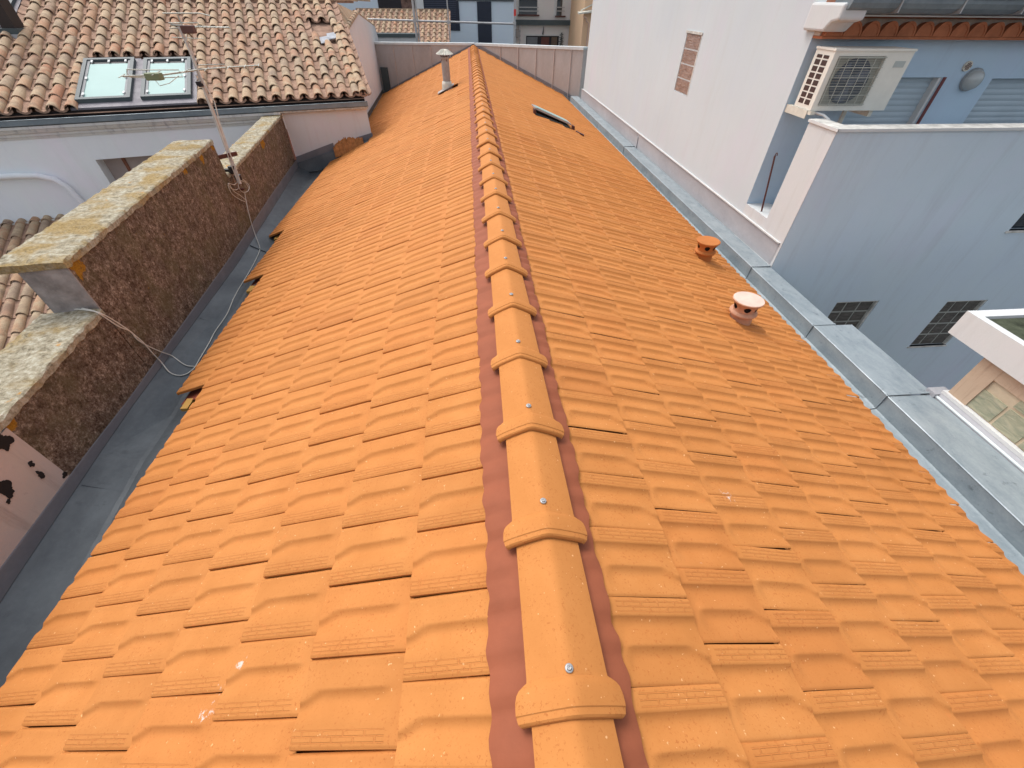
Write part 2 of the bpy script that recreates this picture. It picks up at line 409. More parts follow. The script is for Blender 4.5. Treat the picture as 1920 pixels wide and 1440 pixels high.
def build_slope(name, side, joint0, gauge, lap0, shift, skew, ncourse, eave, start, k, holes=()):
    V = []; F = []; UV = []; nv_tot = 0
    for n in range(ncourse):
        x0 = joint0 + gauge * (n - 1) if n > 0 else start
        x1 = joint0 + gauge * n
        xt = joint0 + gauge * (n - 1)                      # nominal top of this course
        j0 = int((-1.4 - lap0) / PITCH) - 2; j1 = int((23.5 - lap0) / PITCH) + 2
        for j in range(j0, j1):
            yl = lap0 + PITCH * j + shift * n              # lap edge at the reference line
            ycen = yl + skew * (x1 - joint0) + side * -PITCH * .5
            e0, e1 = eave(ycen)
            xe = min(x1, e1) if n < ncourse else x1
            if xe <= x0 + .03: continue
            if ycen < -1.3 or ycen > ywall(side * (x0 + x1) / 2) + .1: continue
            if any(hx0 < (x0 + xe) / 2 < hx1 and hy0 < ycen < hy1 for hx0, hx1, hy0, hy1 in holes): continue
            far = ycen > 7.5
            us = US_F if far else US; vs = VS_F if far else VS
            if n == 0: vs = vs[vs >= (start - xt) / gauge - .02]
            vmax = (xe - xt) / gauge
            if vmax < .999: vs = np.append(vs[vs < vmax - .02], vmax)
            U, Vv = np.meshgrid(us, vs)
            dz = RNG.normal(0, .0010); tilt = RNG.normal(0, .0016); dy = RNG.normal(0, .0015); dx = RNG.normal(0, .002); tw = RNG.normal(0, .0035)
            if RNG.random() < .10: tilt += abs(RNG.normal(0, .003))
            X = xt + gauge * Vv + dx
            Y = yl + skew * (X - joint0) + dy - side * U * PITCH * .995 + tw * (Vv - .5)
            H = prof(U, Vv, side) + .020 * Vv + dz + tilt * (1 - U) * Vv
            Zc = -(Z0 + .028) - k * X + H
            ywm = ywall(0) if False else None
            rows, cols = U.shape
            P = np.stack([side * X, Y, Zc], -1).reshape(-1, 3)
            uvs = np.stack([U, Vv], -1).reshape(-1, 2)
            base = nv_tot
            V.append(P); UV.append(uvs); nv_tot += len(P)
            idx = np.arange(rows * cols).reshape(rows, cols) + base
            q = np.stack([idx[:-1, :-1], idx[:-1, 1:], idx[1:, 1:], idx[1:, :-1]], -1).reshape(-1, 4)
            if side < 0: pass
            F.append(q)
            # lower end and lap edge thickness
            th = .013
            P2 = P.reshape(rows, cols, 3)
            low = P2[-1].copy(); low[:, 2] -= th + .004; low[:, 0] -= side * .004
            lap = P2[:, 0].copy(); lap[:, 2] -= th + .012
            b2 = nv_tot; V.append(low); UV.append(uvs.reshape(rows, cols, 2)[-1]); nv_tot += cols
            a = idx[-1]; b = np.arange(cols) + b2
            F.append(np.stack([a[:-1], a[1:], b[1:], b[:-1]], -1))
            b3 = nv_tot; V.append(lap); UV.append(uvs.reshape(rows, cols, 2)[:, 0]); nv_tot += rows
            a = idx[:, 0]; b = np.arange(rows) + b3
            F.append(np.stack([a[:-1], a[1:], b[1:], b[:-1]], -1))
    V = np.concatenate(V); F = np.concatenate(F); UV = np.concatenate(UV)
    if side > 0: F = F[:, ::-1]
    me = bpy.data.meshes.new(name)
    me.vertices.add(len(V)); me.vertices.foreach_set('co', V.astype(np.float32).ravel())
    me.loops.add(F.size); me.loops.foreach_set('vertex_index', F.astype(np.int32).ravel())
    me.polygons.add(len(F)); me.polygons.foreach_set('loop_start', np.arange(0, F.size, 4, dtype=np.int32))
    me.polygons.foreach_set('use_smooth', np.ones(len(F), bool))
    ul = me.uv_layers.new(name='tile'); ul.data.foreach_set('uv', UV[F.ravel()].astype(np.float32).ravel())
    me.update(calc_edges=True); me.validate()
    me.materials.append(M_TILE)
    o = bpy.data.objects.new(name, me); col.objects.link(o)
    o.parent = house; o.matrix_parent_inverse = Matrix.Translation(-house.location)
    try: me.set_sharp_from_angle(angle=R(50))
    except Exception: pass
    return o
def eaveL(y):
    if y < 2.86: e = -.491 - .363 * 6
    elif y < 5.2: e = -.491 - .363 * 7
    elif y < 7.2: e = -.491 - .363 * 8
    elif y < 11.55: e = -.491 - .363 * 9
    elif y < 12.2: e = -2.76
    elif y < 15: e = -2.80 - .29 * (y - 12.2)
    else: e = -3.6 - (y - 15) * .078
    return 0, -e
def eaveR(y): return 0, (2.80 if y < 1 else 2.80 + .10 * min(1, (y - 1) / 1.5) + .05 * min(1, max(0, (y - 3) / 6)))
slopeL = build_slope('roof_slope', -1, .491, .363, .804 - .247 * 0, .086, .10, 12, eaveL, .17, KL, holes=[(.62, .90, 12.62, 12.95)])
slopeR = build_slope('roof_slope', 1, .488, .3155, .212, .112, 0.0, 10, eaveR, .13, KR, holes=[(1.16, 1.9, 10.0, 10.55)])
tag(slopeL, 'orange tiled slope falling to the dark zinc gutter beside the old parapet'); tag(slopeR, 'orange tiled slope falling to the pale zinc ledge')
# decking under the tiles, battens
dk = MB()
for sgn, k, pts in ((-1, KL, [(-1.3, 2.60), (2.8, 2.60), (2.8, 2.98), (5.2, 2.98), (5.2, 3.32), (7.2, 3.32), (7.2, 3.66), (11.5, 3.66), (11.5, 2.7), (12.2, 2.72), (22, 4.0)]), (1, KR, [(-1.3, 2.7), (1.5, 2.88), (16.2, 2.88)])):
    for (ya, xa), (yb, xb) in zip(pts[:-1], pts[1:]):
        if yb <= ya: continue
        dk.quad((0, ya, -.135), (sgn * xa, ya, -.135 - k * xa), (sgn * xb, yb, -.135 - k * xb), (0, yb, -.135))
dk.quad((0, 16.2, -.135), (2.88, 16.2, -.135 - KR * 2.88), (0, 20.8, -.135), (0, 20.8, -.135))
dk.build('roof_deck', plain('red_underlay', c3(.22, .05, .028), .9), house)
for (x, ya, yb) in ((-2.88, 2.70, 2.83), (-3.25, 5.0, 5.15), (-3.62, 7.0, 7.15)):
    z = zl(x) - .10; bt = MB(); bt.box(x - .03, x + .03, ya, yb, z, z + .035); bt.build('batten', M_WOOD, house)

# ridge flashing draped over the tiles
def drape(side, wid, k, lap0):
    pr = []; ys = np.arange(-1.3, 20.9, .0205)
    for y in ys:
        ph = ((lap0 - y) * side / PITCH) % 1.0
        hh = float(prof(np.array(ph), np.array(.55), side))
        hn = float(prof(np.array((ph + .04) % 1), np.array(.55), side)); hh = .5 * (hh + hn)
        wv = wid + .0035 * math.sin(y * 25.4 + side) + .004 * math.sin(y * 7.1) + .004 * math.sin(y * 61)
        row = []
        for i, f in enumerate((0, .25, .5, .75, .9, 1.0)):
            x = wv * f
            row.append((side * x, y, -(Z0 + .028) - k * x + hh * min(1, .35 + f * .75) + .019 + (.004 if f < 1 else -.001) + .0015 * math.sin(y * 90 + i * 2)))
        pr.append(row)
    return pr
fl = MB(); fl.sweep(drape(-1, .212, KL, .804)); 
o = fl.build('ridge_flashing', M_FLASH, house, smooth=True); tag(o)
fl = MB(); fl.sweep(drape(1, .182, KR, .212)); fl.build('ridge_flashing', M_FLASH, house, smooth=True)

# ridge tiles
def ridge_mesh():
    def sec(hw, lift, y, th=0.0, drop=.0, n=9):
        pts = []
        for i in range(-n, n + 1):
            f = i / n; x = hw * f
            z = lift - .50 * (math.sqrt(x * x + .014 ** 2) - .014) - drop * abs(f) ** 6 - th
            pts.append((x, y, z))
        return pts
    m = MB()
    # body with a slight taper, then the collar toward the viewer
    st = [(.56, .106, -.012), (.40, .108, -.006), (.10, .112, .0), (.090, .113, .001), (.084, .124, .006), (.076, .135, .010), (.066, .1425, .012), (.050, .147, .013), (.032, .148, .0135), (.023, .1478, .0132), (.020, .1465, .0100), (.006, .143, .0090), (.001, .138, .005), (-.001, .134, .000), (-.002, .131, -.008)]
    m.sweep([sec(hw, z, y, 0, .010 if y < .09 else .004) for y, hw, z in st])
    # underside and front lip
    m.sweep([sec(.131, -.004, -.002, 0, .010), sec(.126, -.016, .004, 0, .008), sec(.110, -.020, .06, 0, .004), sec(.104, -.02, .55, 0, .004)])
    # rim along both edges
    for sg in (-1, 1):
        up = [sec(hw, z, y, 0, .010 if y < .09 else .004)[-1 if sg > 0 else 0] for y, hw, z in st]
        lo = [(p[0] - sg * .004, p[1], p[2] - .016) for p in up]
        m.sweep([up, lo])
    return m
rt0 = None
m = ridge_mesh(); me_o = m.build('ridge_tile', M_TILE, None, smooth=True)
me_o.data.uv_layers.new(name='tile')
for d in me_o.data.uv_layers['tile'].data: d.uv = (.5, .5)
try: me_o.data.set_sharp_from_angle(angle=R(30))
except Exception: pass
sc = MB(); sc.lathe((0, 0, 0), [(0.0, .0), (.0115, .0), (.0115, .0022), (.0075, .0032), (.0072, .0032)], 16)
sc.lathe((0, 0, 0), [(.0062, .003), (.0058, .0065), (.0035, .0075), (.003, .005), (0, .005)], 12)
sc_o = sc.build('screw', M_STEEL, None, smooth=True)
NR = 46
for i in range(NR):
    y = .150 - 3 * .468 + .468 * i
    if y > 20.7: break
    o = me_o if i == 0 else me_o.copy()
    if i: col.objects.link(o)
    o.parent = house; o.matrix_parent_inverse = Matrix.Translation(-house.location)
    o.location = (random.gauss(0, .003), y + random.gauss(0, .004), random.gauss(0, .0015))
    o.rotation_euler = (random.gauss(0, .004), 0, random.gauss(0, .006))
    s = sc_o if i == 0 else sc_o.copy()
    if i: col.objects.link(s)
    s.parent = o; s.location = (.002, .105 if i < 4 else .13, .0005 + .001)
    s.rotation_euler = (0, .06, 0)
end = MB(); end.poly([(-.115, 20.72, -.10), (.115, 20.72, -.10), (.115, 20.72, -.05), (0, 20.72, -.001), (-.115, 20.72, -.05)]); end.build('ridge_end', M_HOLE, house)

# left gutter: base line of the parapet Xw = -2.95-.139Y
def xw(y): return -2.95 - .139 * y
stn = [(-1.3, -1.11, -1.27, -1.40), (1.2, -1.183, -1.30, -1.44), (2.2, -1.245, -1.33, -1.46), (2.75, -1.292, -1.355, -1.53), (5.8, -1.431, -1.58, -1.72), (8.6, -1.50, -1.68, -1.82), (11.42, -1.61, -1.76, -1.90)]
gt = MB(); up = MB()
up.sweep([[(xw(y) + .004, y, zt), (xw(y) + .010, y, zt), (xw(y) + .012, y, zt - .006), (xw(y) + .016, y, zf)] for y, zt, zf, zb in stn])
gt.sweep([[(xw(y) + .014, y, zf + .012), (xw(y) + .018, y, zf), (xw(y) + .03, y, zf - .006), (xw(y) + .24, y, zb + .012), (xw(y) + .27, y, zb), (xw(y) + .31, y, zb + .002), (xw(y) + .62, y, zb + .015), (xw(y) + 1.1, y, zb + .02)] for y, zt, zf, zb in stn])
JT = []
for yj in (6.55, 1.9, 4.3):
    for k in range(len(stn) - 1):
        if stn[k][0] <= yj < stn[k + 1][0]:
            t = (yj - stn[k][0]) / (stn[k + 1][0] - stn[k][0]); zf = stn[k][2] * (1 - t) + stn[k + 1][2] * t; zb = stn[k][3] * (1 - t) + stn[k + 1][3] * t
    jt = MB(); JT.append(jt); jt.obox((xw(yj) + .03, yj, zf - .004), (.21, 0, zb - zf + .012), (0, .028 if yj > 6 else .012, 0), (.003, 0, .016 if yj > 6 else .003))
    if yj > 6: jt.obox((xw(yj) + .24, yj, zb + .008), (.5, .02, 0), (0, .028, 0), (0, 0, .014))
gt.sweep([[( -4.50, 11.24, -1.90), (-3.0, 11.66, -1.72)], [(-4.49, 11.30, -1.66), (-3.4, 11.62, -1.42)]])
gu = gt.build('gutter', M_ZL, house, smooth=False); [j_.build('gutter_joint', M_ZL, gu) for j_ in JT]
tag(gu, 'dark grey sloped zinc gutter along the old parapet')
o = up.build('gutter_upstand', M_ZU, gu)

# right side: floor strip, kerb face, ledge sheets, wall flashing
M_rz = MB()
def ledge(ya, yb, dz, xo):
    q = MB()
    za = -1.0 + dz
    prof_ = lambda y: [(2.60, y, -1.215 + dz * .3), (2.872, y, -1.185 + dz), (2.876, y, -1.235 + dz), (2.884, y, -1.235 + dz), (2.888, y, -1.168 + dz), (3.045, y, -1.150 + dz), (3.062, y, -1.144 + dz), (3.072, y, za - .012), (3.068, y, za - .004), (3.074, y, za), (3.10, y, za + .001), (xo - .02, y, za - .004), (xo, y, za - .004), (xo, y, za - .03)]
    n = max(2, int((yb - ya) / .25)); q.sweep([prof_(ya + (yb - ya) * i / n) for i in range(n + 1)])
    # end lap fold
    if ya > 1: q.obox((3.074, ya - .002, za), (xo - 3.08, 0, 0), (0, .02, 0), (0, 0, .006)); q.obox((3.058, ya - .002, -1.14 + dz), (.014, 0, 0), (0, .03, 0), (0, 0, .14))
    return q
lg = []
for ya, yb, dz, xo in ((9.66, 15.9, .0, 3.308), (4.232, 9.655, -.0045, 3.308), (3.035, 4.228, -.009, 3.305), (2.06, 3.030, -.009, 3.47), (-1.3, 2.055, -.014, 3.44)):
    lg.append(ledge(ya, yb, dz, xo).build('zinc_ledge', M_ZR, house))
for (u, v) in ((1600, 715), (1424, 545), (1318, 432)):
    p = PZ(u, v, -1.16); sd_ = MB(); sd_.lathe((p.x - .02, p.y, -1.162), [(0, .004), (.03, .004), (.034, 0), (.05, 0)], 10); sd_.build('solder_patch', M_STEEL, lg[1])
wf = MB()
for ya, yb, dx in ((4.26, 9.55, .0), (9.62, 15.4, .004)):
    wf.sweep([[(3.306 - dx, y, -1.0), (3.304 - dx, y, -.95), (3.302 - dx, y, -.752), (3.292 - dx, y, -.745), (3.300 - dx, y, -.738), (3.309, y, -.736)] for y in np.linspace(ya, yb, 12)])
wf.box(3.285, 3.306, 9.54, 9.60, -.995, -.80)
wf.build('wall_flashing', M_ZR2, house)
sl_ = MB()
sl_.box(3.286, 3.309, 4.26, 15.3, -.736, -.722); sl_.build('flashing_strip', M_TRIM, house)

# house body
hb = MB()
hb.prism([(3.30, -1.4, -9), (3.30, 16.0, -9), (-4.1, 22.6, -9), (-4.0, 11.4, -9), (xw(-1.4), -1.4, -9)], (0, 0, 7.0))
hb.box(3.08, 3.29, -1.3, 15.9, -3, -1.03)
hb.build('wall', M_WHITE2, house)

# skylight in the right slope
sk = MB()
def rr(x, y, h): return (x, y, zr(x) + h)
fr = MB()
for (xa, xb, ya, yb) in ((1.16, 1.90, 10.0, 10.05), (1.16, 1.90, 10.50, 10.55), (1.16, 1.20, 10.05, 10.50), (1.86, 1.90, 10.05, 10.50)):
    fr.obox(rr(xa, ya, -.02), Vector(rr(xb, ya, 0)) - Vector(rr(xa, ya, 0)), (0, yb - ya, 0), (0, 0, .045))
rw = fr.build('roof_window', M_SLATE, house)
q = MB(); q.quad(rr(1.2, 10.05, -.05), rr(1.86, 10.05, -.05), rr(1.86, 10.5, -.05), rr(1.2, 10.5, -.05)); q.build('opening', M_DARK, rw)
q = MB(); q.obox(rr(1.13, 10.0, .085), Vector(rr(1.93, 10.0, .06)) - Vector(rr(1.13, 10.0, .085)), (0, .58, -.03), (0, 0, .03)); q.build('sash', M_STEEL, rw)
q = MB(); q.obox(rr(1.18, 10.03, .117), Vector(rr(1.88, 10.03, .092)) - Vector(rr(1.18, 10.03, .117)), (0, .52, -.03), (0, 0, .004)); q.build('glass', M_SKYL, rw)
for xx in (1.10, 1.95): q = MB(); q.obox(rr(xx, 9.93, .0), (.05, 0, -.017), (0, .12, 0), (0, 0, .075)); q.build('hinge', M_BROWN, rw)
q = MB(); q.obox(rr(2.0, 9.80, .0), (.16, -.1, -.055), (.02, .06, 0), (0, 0, .02)); q.build('catch', M_BROWN, rw)

# round terracotta vents
def vent(x, y, mt, mtop):
    z = zr(x); c = (x, y, z)
    def skip_factory(r0, seg, zs, rows):
        def skip(i, k):
            if i not in rows: return False
            zc = (zs[i] + zs[i + 1]) / 2
            for a0 in VA:
                a = (k + .5) / seg * 2 * PI; d = (a - a0 + PI) % (2 * PI) - PI
                if (d * r0) ** 2 + (zc - .150) ** 2 < .028 ** 2: return True
            return False
        return skip
    VA = [R(-112), R(-58), R(0), R(60), R(120), R(180)]
    p1 = [(.100, -.09), (.098, .0), (.094, .05), (.100, .062), (.113, .068), (.118, .078), (.116, .090), (.106, .098), (.094, .102)]
    zs = [z_ for z_ in np.linspace(.102, .190, 31)]
    wall = [(.094 + .030 * ((t - .102) / .088) ** 2, t) for t in zs]
    p2 = [(.128, .194), (.131, .199), (.131, .205), (.126, .209), (.06, .212), (0, .213)]
    full = p1 + wall[1:] + p2
    fz = [q_[1] for q_ in full]; rows = range(len(p1) - 1, len(p1) + 29)
    b = MB(); b.lathe(c, full, 96, 0, skip_factory(.105, 96, fz, rows))
    v = b.build('roof_vent', mt, house, smooth=True)
    i_ = MB(); i_.lathe(c, [(.080, .0), (.080, .19), (0, .19)], 24); i_.build('vent_core', M_DARK, v)
    t = MB(); t.lathe(c, [(.126, .2095), (.06, .2125), (0, .2135)], 48); t.build('vent_cap', mtop, v, smooth=True)
    return v
M_TC = plain('vent_clay', c3(.46, .16, .045), .8, 0, .2, .1, 8, .002, 80)
M_TC2 = plain('pale_clay', c3(.52, .28, .18), .8, 0, .2, .22, 10, .002, 80); M_TC3 = plain('pale_clay_cap', c3(.62, .47, .39), .8, 0, .2, .12, 10)
v = vent(2.47, 4.33, M_TC, M_TC); tag(v, 'orange clay round vent with dark holes')
v = vent(2.17, 2.92, M_TC2, M_TC3); tag(v, 'pale pinkish clay round vent with dark holes')

# grey flue in the left slope
fx, fy = -.775, 12.79; fz = zl(fx)
b = MB(); b.tube([(fx, fy, fz - .1), (fx, fy, fz + .62)], .094, 24); b.lathe((fx, fy, fz + .60), [(.094, 0), (.105, .01), (.107, .05), (.094, .06)], 24)
fp = b.build('flue_pipe', M_GREYP, house, smooth=True)
b = MB(); b.lathe((fx, fy, fz), [(.132, .0), (.128, .10), (.110, .165), (.095, .17)], 24); b.build('flue_collar', M_BEIGE, fp, smooth=True)
b = MB()
for i in range(24):
    a0, a1 = 2 * PI * i / 24, 2 * PI * (i + 1) / 24; am = (a0 + a1) / 2
    top = Vector((fx, fy, fz + .80)); P = lambda a, r, z: Vector((fx + r * math.cos(a), fy + r * math.sin(a), fz + z))
    b.poly([top, P(a0, .08, .778), P(am, .085, .79)]); b.poly([top, P(am, .085, .79), P(a1, .08, .778)])
    b.quad(P(a0, .08, .778), P(a0, .195, .695), P(am, .212, .708), P(am, .085, .79)); b.quad(P(am, .085, .79), P(am, .212, .708), P(a1, .195, .695), P(a1, .08, .778))
b.lathe((fx, fy, fz), [(.15, .712), (.0, .73)], 24)
b.build('flue_cap', M_BEIGE, fp)
b = MB()
for k in range(4):
    a = k * PI / 2 + .5; b.obox((fx + .085 * math.cos(a) - .01, fy + .085 * math.sin(a) - .01, fz + .56), (.02, 0, 0), (0, .02, 0), (.02 * math.cos(a), .02 * math.sin(a), .17))
b.build('cap_bracket', M_BROWN, fp)
b = MB(); b.obox((fx - .25, fy - .18, zl(fx - .25) + .028), (.42, 0, .42 * KL), (0, .34, 0), (0, 0, .01)); b.build('flue_flashing', M_GREYP, fp)

# ================================================================== clad wall at the far end
cw = thing('clad_wall', (0, 19, -9), 'low wall clad in brownish standing seam zinc sheets closing the far end of the orange roof', 'wall')
wl = [Vector((-4.5, 22.75, 0)), Vector((0, 20.9, 0)), Vector((3.40, 16.15, 0))]
ztop = [PY(707, 80, 22.6).z, PY(880, 82, 20.9).z + .01, PY(1102, 89, 16.2).z]
b = MB(); cp = MB(); bf = MB()
for i in range(2):
    A, B = wl[i], wl[i + 1]; za, zb = ztop[i], ztop[i + 1]; nrm = Vector((B - A).normalized().cross(Vector((0, 0, 1))))
    dv = -nrm * .25
    b.prism([(A.x, A.y, -9), (B.x, B.y, -9), (B.x, B.y, zb - .02), (A.x, A.y, za - .02)], dv)
    cp.prism([(A.x, A.y, za - .06), (B.x, B.y, zb - .06), (B.x, B.y, zb + .012), (A.x, A.y, za + .012)], -nrm * .3)
    for v_ in range(len(cp.v) - 8, len(cp.v)): cp.v[v_] = tuple(Vector(cp.v[v_]) + nrm * .03)
wb = b.build('cladding', M_CLAD, cw); cp.build('wall_capping', M_CAP, cw)
def onwall(u, v):
    i = 0 if u < 882 else 1; A, B = wl[i], wl[i + 1]; n = (B - A).cross(Vector((0, 0, 1))).normalized(); return onpl(u, v, n, n.dot(A)), n
for u in (739, 774, 808, 845, 939, 972, 1006, 1040, 1072):
    p, n = onwall(u, 100); t = n.cross(Vector((0, 0, 1))).normalized()
    zt = (ztop[0] if u < 882 else ztop[1] + (ztop[2] - ztop[1]) * (p.x / 3.4)) - .055
    q = MB(); q.obox(p - t * .011 + Vector((0, 0, zt - p.z)), t * .022, n * .03, (0, 0, -2.2)); q.build('standing_seam', M_SEAM, cw)
A, B = wl[1], wl[2]; n = (B - A).cross(Vector((0, 0, 1))).normalized()
q = MB()
for f0, f1 in ((0.02, .98),):
    a = A + (B - A) * f0 + n * .012; c = A + (B - A) * f1 + n * .012
    q.obox((a.x, a.y, zr(a.x) + .03), (c.x - a.x, c.y - a.y, zr(c.x) - zr(a.x)), n * .01, (0, 0, .08))
A, B = wl[0], wl[1]; n2 = (B - A).cross(Vector((0, 0, 1))).normalized(); a = A + n2 * .012; c = B + n2 * .012
q.obox((a.x, a.y, zl(a.x) + .0), (c.x - a.x, c.y - a.y, zl(c.x) - zl(a.x)), n2 * .01, (0, 0, .06))
q.build('wall_flashing', M_ZU, cw)
p, n_ = onwall(715, 130)
q = MB(); q.obox((p.x - .02, p.y - .1, -1.95), (.30, -.1, 0), (.02, .06, 0), (0, 0, 1.05)); q.build('corner_flashing', M_SLATE, cw)

# ================================================================== old parapet on the left
par = thing('parapet_wall', (-3.6, 5, -9), 'old brown roughcast parapet with stepped lichen covered top beside the dark gutter', 'wall')
S1, S2, S3 = -.625, -.200, -.66
T = Vector((-.96, -.133, 0))      # inward (left) direction across the wall
def parsec(ya, yb, zt, th, name, mt):
    q = MB(); a = Vector((xw(ya), ya, -9)); c = Vector((xw(yb), yb, -9))
    n = max(3, int((yb - ya) / .12)); 
    # jagged top edge
    top = [(xw(y), y, zt - .05 + .0) for y in np.linspace(ya, yb, n)]
    q.prism([a, c, (c.x, c.y, zt - .045), (a.x, a.y, zt - .045)], T * th)
    return q.build(name, mt, par)
def coping(ya, yb, zt, th, mt, over=.012, seed=0):
    rn = np.random.default_rng(seed); n = int((yb - ya) / .05) + 2; ys = np.linspace(ya - .01, yb + .01, n); rows = []
    for y in ys:
        j = rn.normal(0, .006, 4); pr = []
        base = Vector((xw(y) + over, y, zt)); 
        for k, (f, dz) in enumerate(((0, -.055), (0, -.012), (.03, .0), (.3, .004), (.55, .002), (.8, .004), (.97, 0), (1, -.015), (1, -.06))):
            p = base + T * (f * (th + 2 * over)); pr.append((p.x + rn.normal(0, .003), p.y, p.z + dz + rn.normal(0, .004)))
        rows.append(pr)
    q = MB(); q.sweep(rows); q.poly(list(reversed(rows[0]))); q.poly(rows[-1])
    return q.build('coping', mt, par, smooth=False)
parsec(1.92, 3.19, S1, .43, 'wall_section', M_PEB); parsec(3.20, 6.93, S2, .34, 'wall_section', M_PEB); parsec(6.94, 11.38, S3, .37, 'wall_section', M_PEB)
coping(-1.3, 3.18, S1, .44, M_LICH2, seed=1); coping(3.185, 6.93, S2, .50, M_LICH, seed=2); coping(6.95, 11.36, S3, .37, M_LICH2, seed=3)
q = MB(); n_pl = 26; pr = []
pa = [(xw(y) + .010, y) for y in (-1.3, 1.92)]
q.prism([(pa[0][0] - .006, pa[0][1], -9), (pa[1][0] - .006, pa[1][1], -9), (pa[1][0] - .006, pa[1][1], S1 - .07), (pa[0][0] - .006, pa[0][1], S1 - .07)], T * .43)
q.build('plastered_section', M_PLASTER, par)
# ragged plaster edge and lost patches
def blob(cy, cz, ry, rz, seed, off=.002, n=26, mt=M_DARK, name='lost_plaster', th=.004):
    rn = random.Random(seed); pts = []; n = 44; ph = [rn.uniform(0, 6.28) for _ in range(6)]
    for i in range(n):
        a = 2 * PI * i / n; k = 1 + sum(.30 / (q_ + 1) ** .8 * math.sin((q_ + 1) * a + ph[q_]) for q_ in range(1, 6)) + rn.uniform(-.10, .10)
        y = cy + ry * k * math.cos(a); pts.append((xw(y) + off, y, cz + rz * k * math.sin(a)))
    q = MB(); q.prism(pts, (th, 0, 0)); return q.build(name, mt, par)
for i, (u, v, r1, r2) in enumerate(((2, 828, .05, .06), (8, 915, .035, .07), (57, 870, .018, .02), (75, 890, .02, .028), (120, 890, .02, .02), (14, 940, .015, .012))):
    p = PW(u, v); blob(p.y, p.z, r1, r2, i + 3, off=.004)
# slanted mortar face on the near end of the middle section
e = Vector((xw(3.2), 3.2, 0))
q = MB(); q.prism([e + Vector((.002, -.012, S1 - .02)), e + Vector((.002, -.012, S2 - .06)), e + T * .34 + Vector((0, -.012, S2 - .06)), e + T * .34 + Vector((0, -.012, S1 - .02))], (0, .011, 0))
q.build('end_face', plain('grey_mortar', c3(.27, .25, .24), .95, 0, .15, .4, 7, .015, 30), par)
q = MB(); pp = [PW(530, 218), PW(541, 213), PW(561, 298), PW(552, 300)]; q.prism([p + Vector((.003, 0, 0)) for p in pp], (.015, 0, 0)); q.build('corner_strip', plain('red_mortar', c3(.40, .21, .16), .9, 0, .2, .25, 9), par)

# ================================================================== house on the left with the old canal tile roof
E_ = Vector((.9594, .2819, 0)); N_ = Vector((-.2819, .9594, 0)); P0 = Vector((-2.71, 11.9, 0)); MS = .33
left = thing('neighbour_house', (-6, 14, -9), 'pale house with a weathered canal tile roof, two glass skylights and a pink end wall', 'house')
def rp(a, d, h=0.0, z0=-.42): p = P0 + E_ * a + N_ * d; return Vector((p.x, p.y, z0 + MS * d + h))
def canal(mb, P, a0, a1, d0, d1, pitch, row, holes=(), rad=.104, seed=0, mc=1, skipv=None):
    """cover and channel tiles; P(a, d, h) gives the world point"""
    rn = random.Random(seed); na = int(round((a1 - a0) / pitch)); nd = int(math.ceil((d1 - d0) / row))
    for i in range(na):
        a = a0 + pitch * (i + .5)
        for j in range(nd):
            d = d0 + row * j
            if any(h[0] < a < h[1] and h[2] < d + row * .5 < h[3] for h in holes): continue
            if skipv and skipv(a, d): continue
            dd = min(row * 1.16, d1 - d + .05)
            da, sk_, dz = rn.gauss(0, .008), rn.gauss(0, .012), rn.gauss(0, .004)
            r0, r1 = rad * rn.uniform(.97, 1.04), rad * .80; sg = 8
            rings = []
            for (t, rr_, hh) in ((0, r0, .012), (.5, (r0 + r1) / 2, .008), (1, r1, -.004)):
                rings.append([P(a + da + sk_ * t + rr_ * math.cos(PI * k / sg), d - .03 + dd * t + rn.gauss(0, .0) , .035 + hh + dz + rr_ * .92 * math.sin(PI * k / sg)) for k in range(sg + 1)])
            mb.sweep(rings, 0)
            ri = r0 - .014
            inn = [P(a + da + ri * math.cos(PI * k / sg), d - .03, .035 + .012 + dz + ri * .92 * math.sin(PI * k / sg)) for k in range(sg + 1)]
            mb.sweep([inn, rings[0]], 0)
            inn2 = [P(a + da + ri * math.cos(PI * k / sg), d + .12, .035 + .008 + dz + ri * .85 * math.sin(PI * k / sg)) for k in range(sg + 1)]
            mb.sweep([inn2, inn], 0)
    for i in range(na + 1):
        a = a0 + pitch * i
        for j in range(nd):
            d = d0 + row * (j + .45 * (j == -1))
            if any(h[0] < a < h[1] and h[2] < d + row * .5 < h[3] for h in holes): continue
            if skipv and skipv(a, d): continue
            w0 = pitch * .40; dd = min(row * 1.12, d1 - d + .05)
            mb.sweep([[P(a + w0 * f, d - .02 + dd * t, .012 + .022 * (1 - t) + .05 * f * f) for f in (-1, -.5, 0, .5, 1)] for t in (0, 1)], mc)
            mb.sweep([[P(a + w0 * f, d - .02, .012 + .022 + .05 * f * f) for f in (-1, -.5, 0, .5, 1)], [P(a + w0 * f, d - .02, .0 + .05 * f * f) for f in (-1, -.5, 0, .5, 1)]], mc)
M_CHAN = plain('channel_clay', c3(.34, .22, .16), .9, 0, .15, .35, 6, .004, 40)
SKY1 = (-5.64, -4.56, -.1, 1.85); SKY2 = (-4.56, -3.40, -.1, 1.85); SKY3 = (-8.6, -7.0, 3.35, 5.2)
b = MB()
b.quad(rp(-13, -.02, -.03), rp(.0, -.02, -.03), rp(.0, 4.75, -.03), rp(-13, 4.75, -.03), 1)
canal(b, rp, -13.05, .0, .0, 4.72, .29, .40, holes=(SKY1, SKY2, SKY3), skipv=lambda a, d: (-.78 < a < -.25 and 2.15 < d < 3.6 and d > 2.0 - (a + .2)), seed=3)
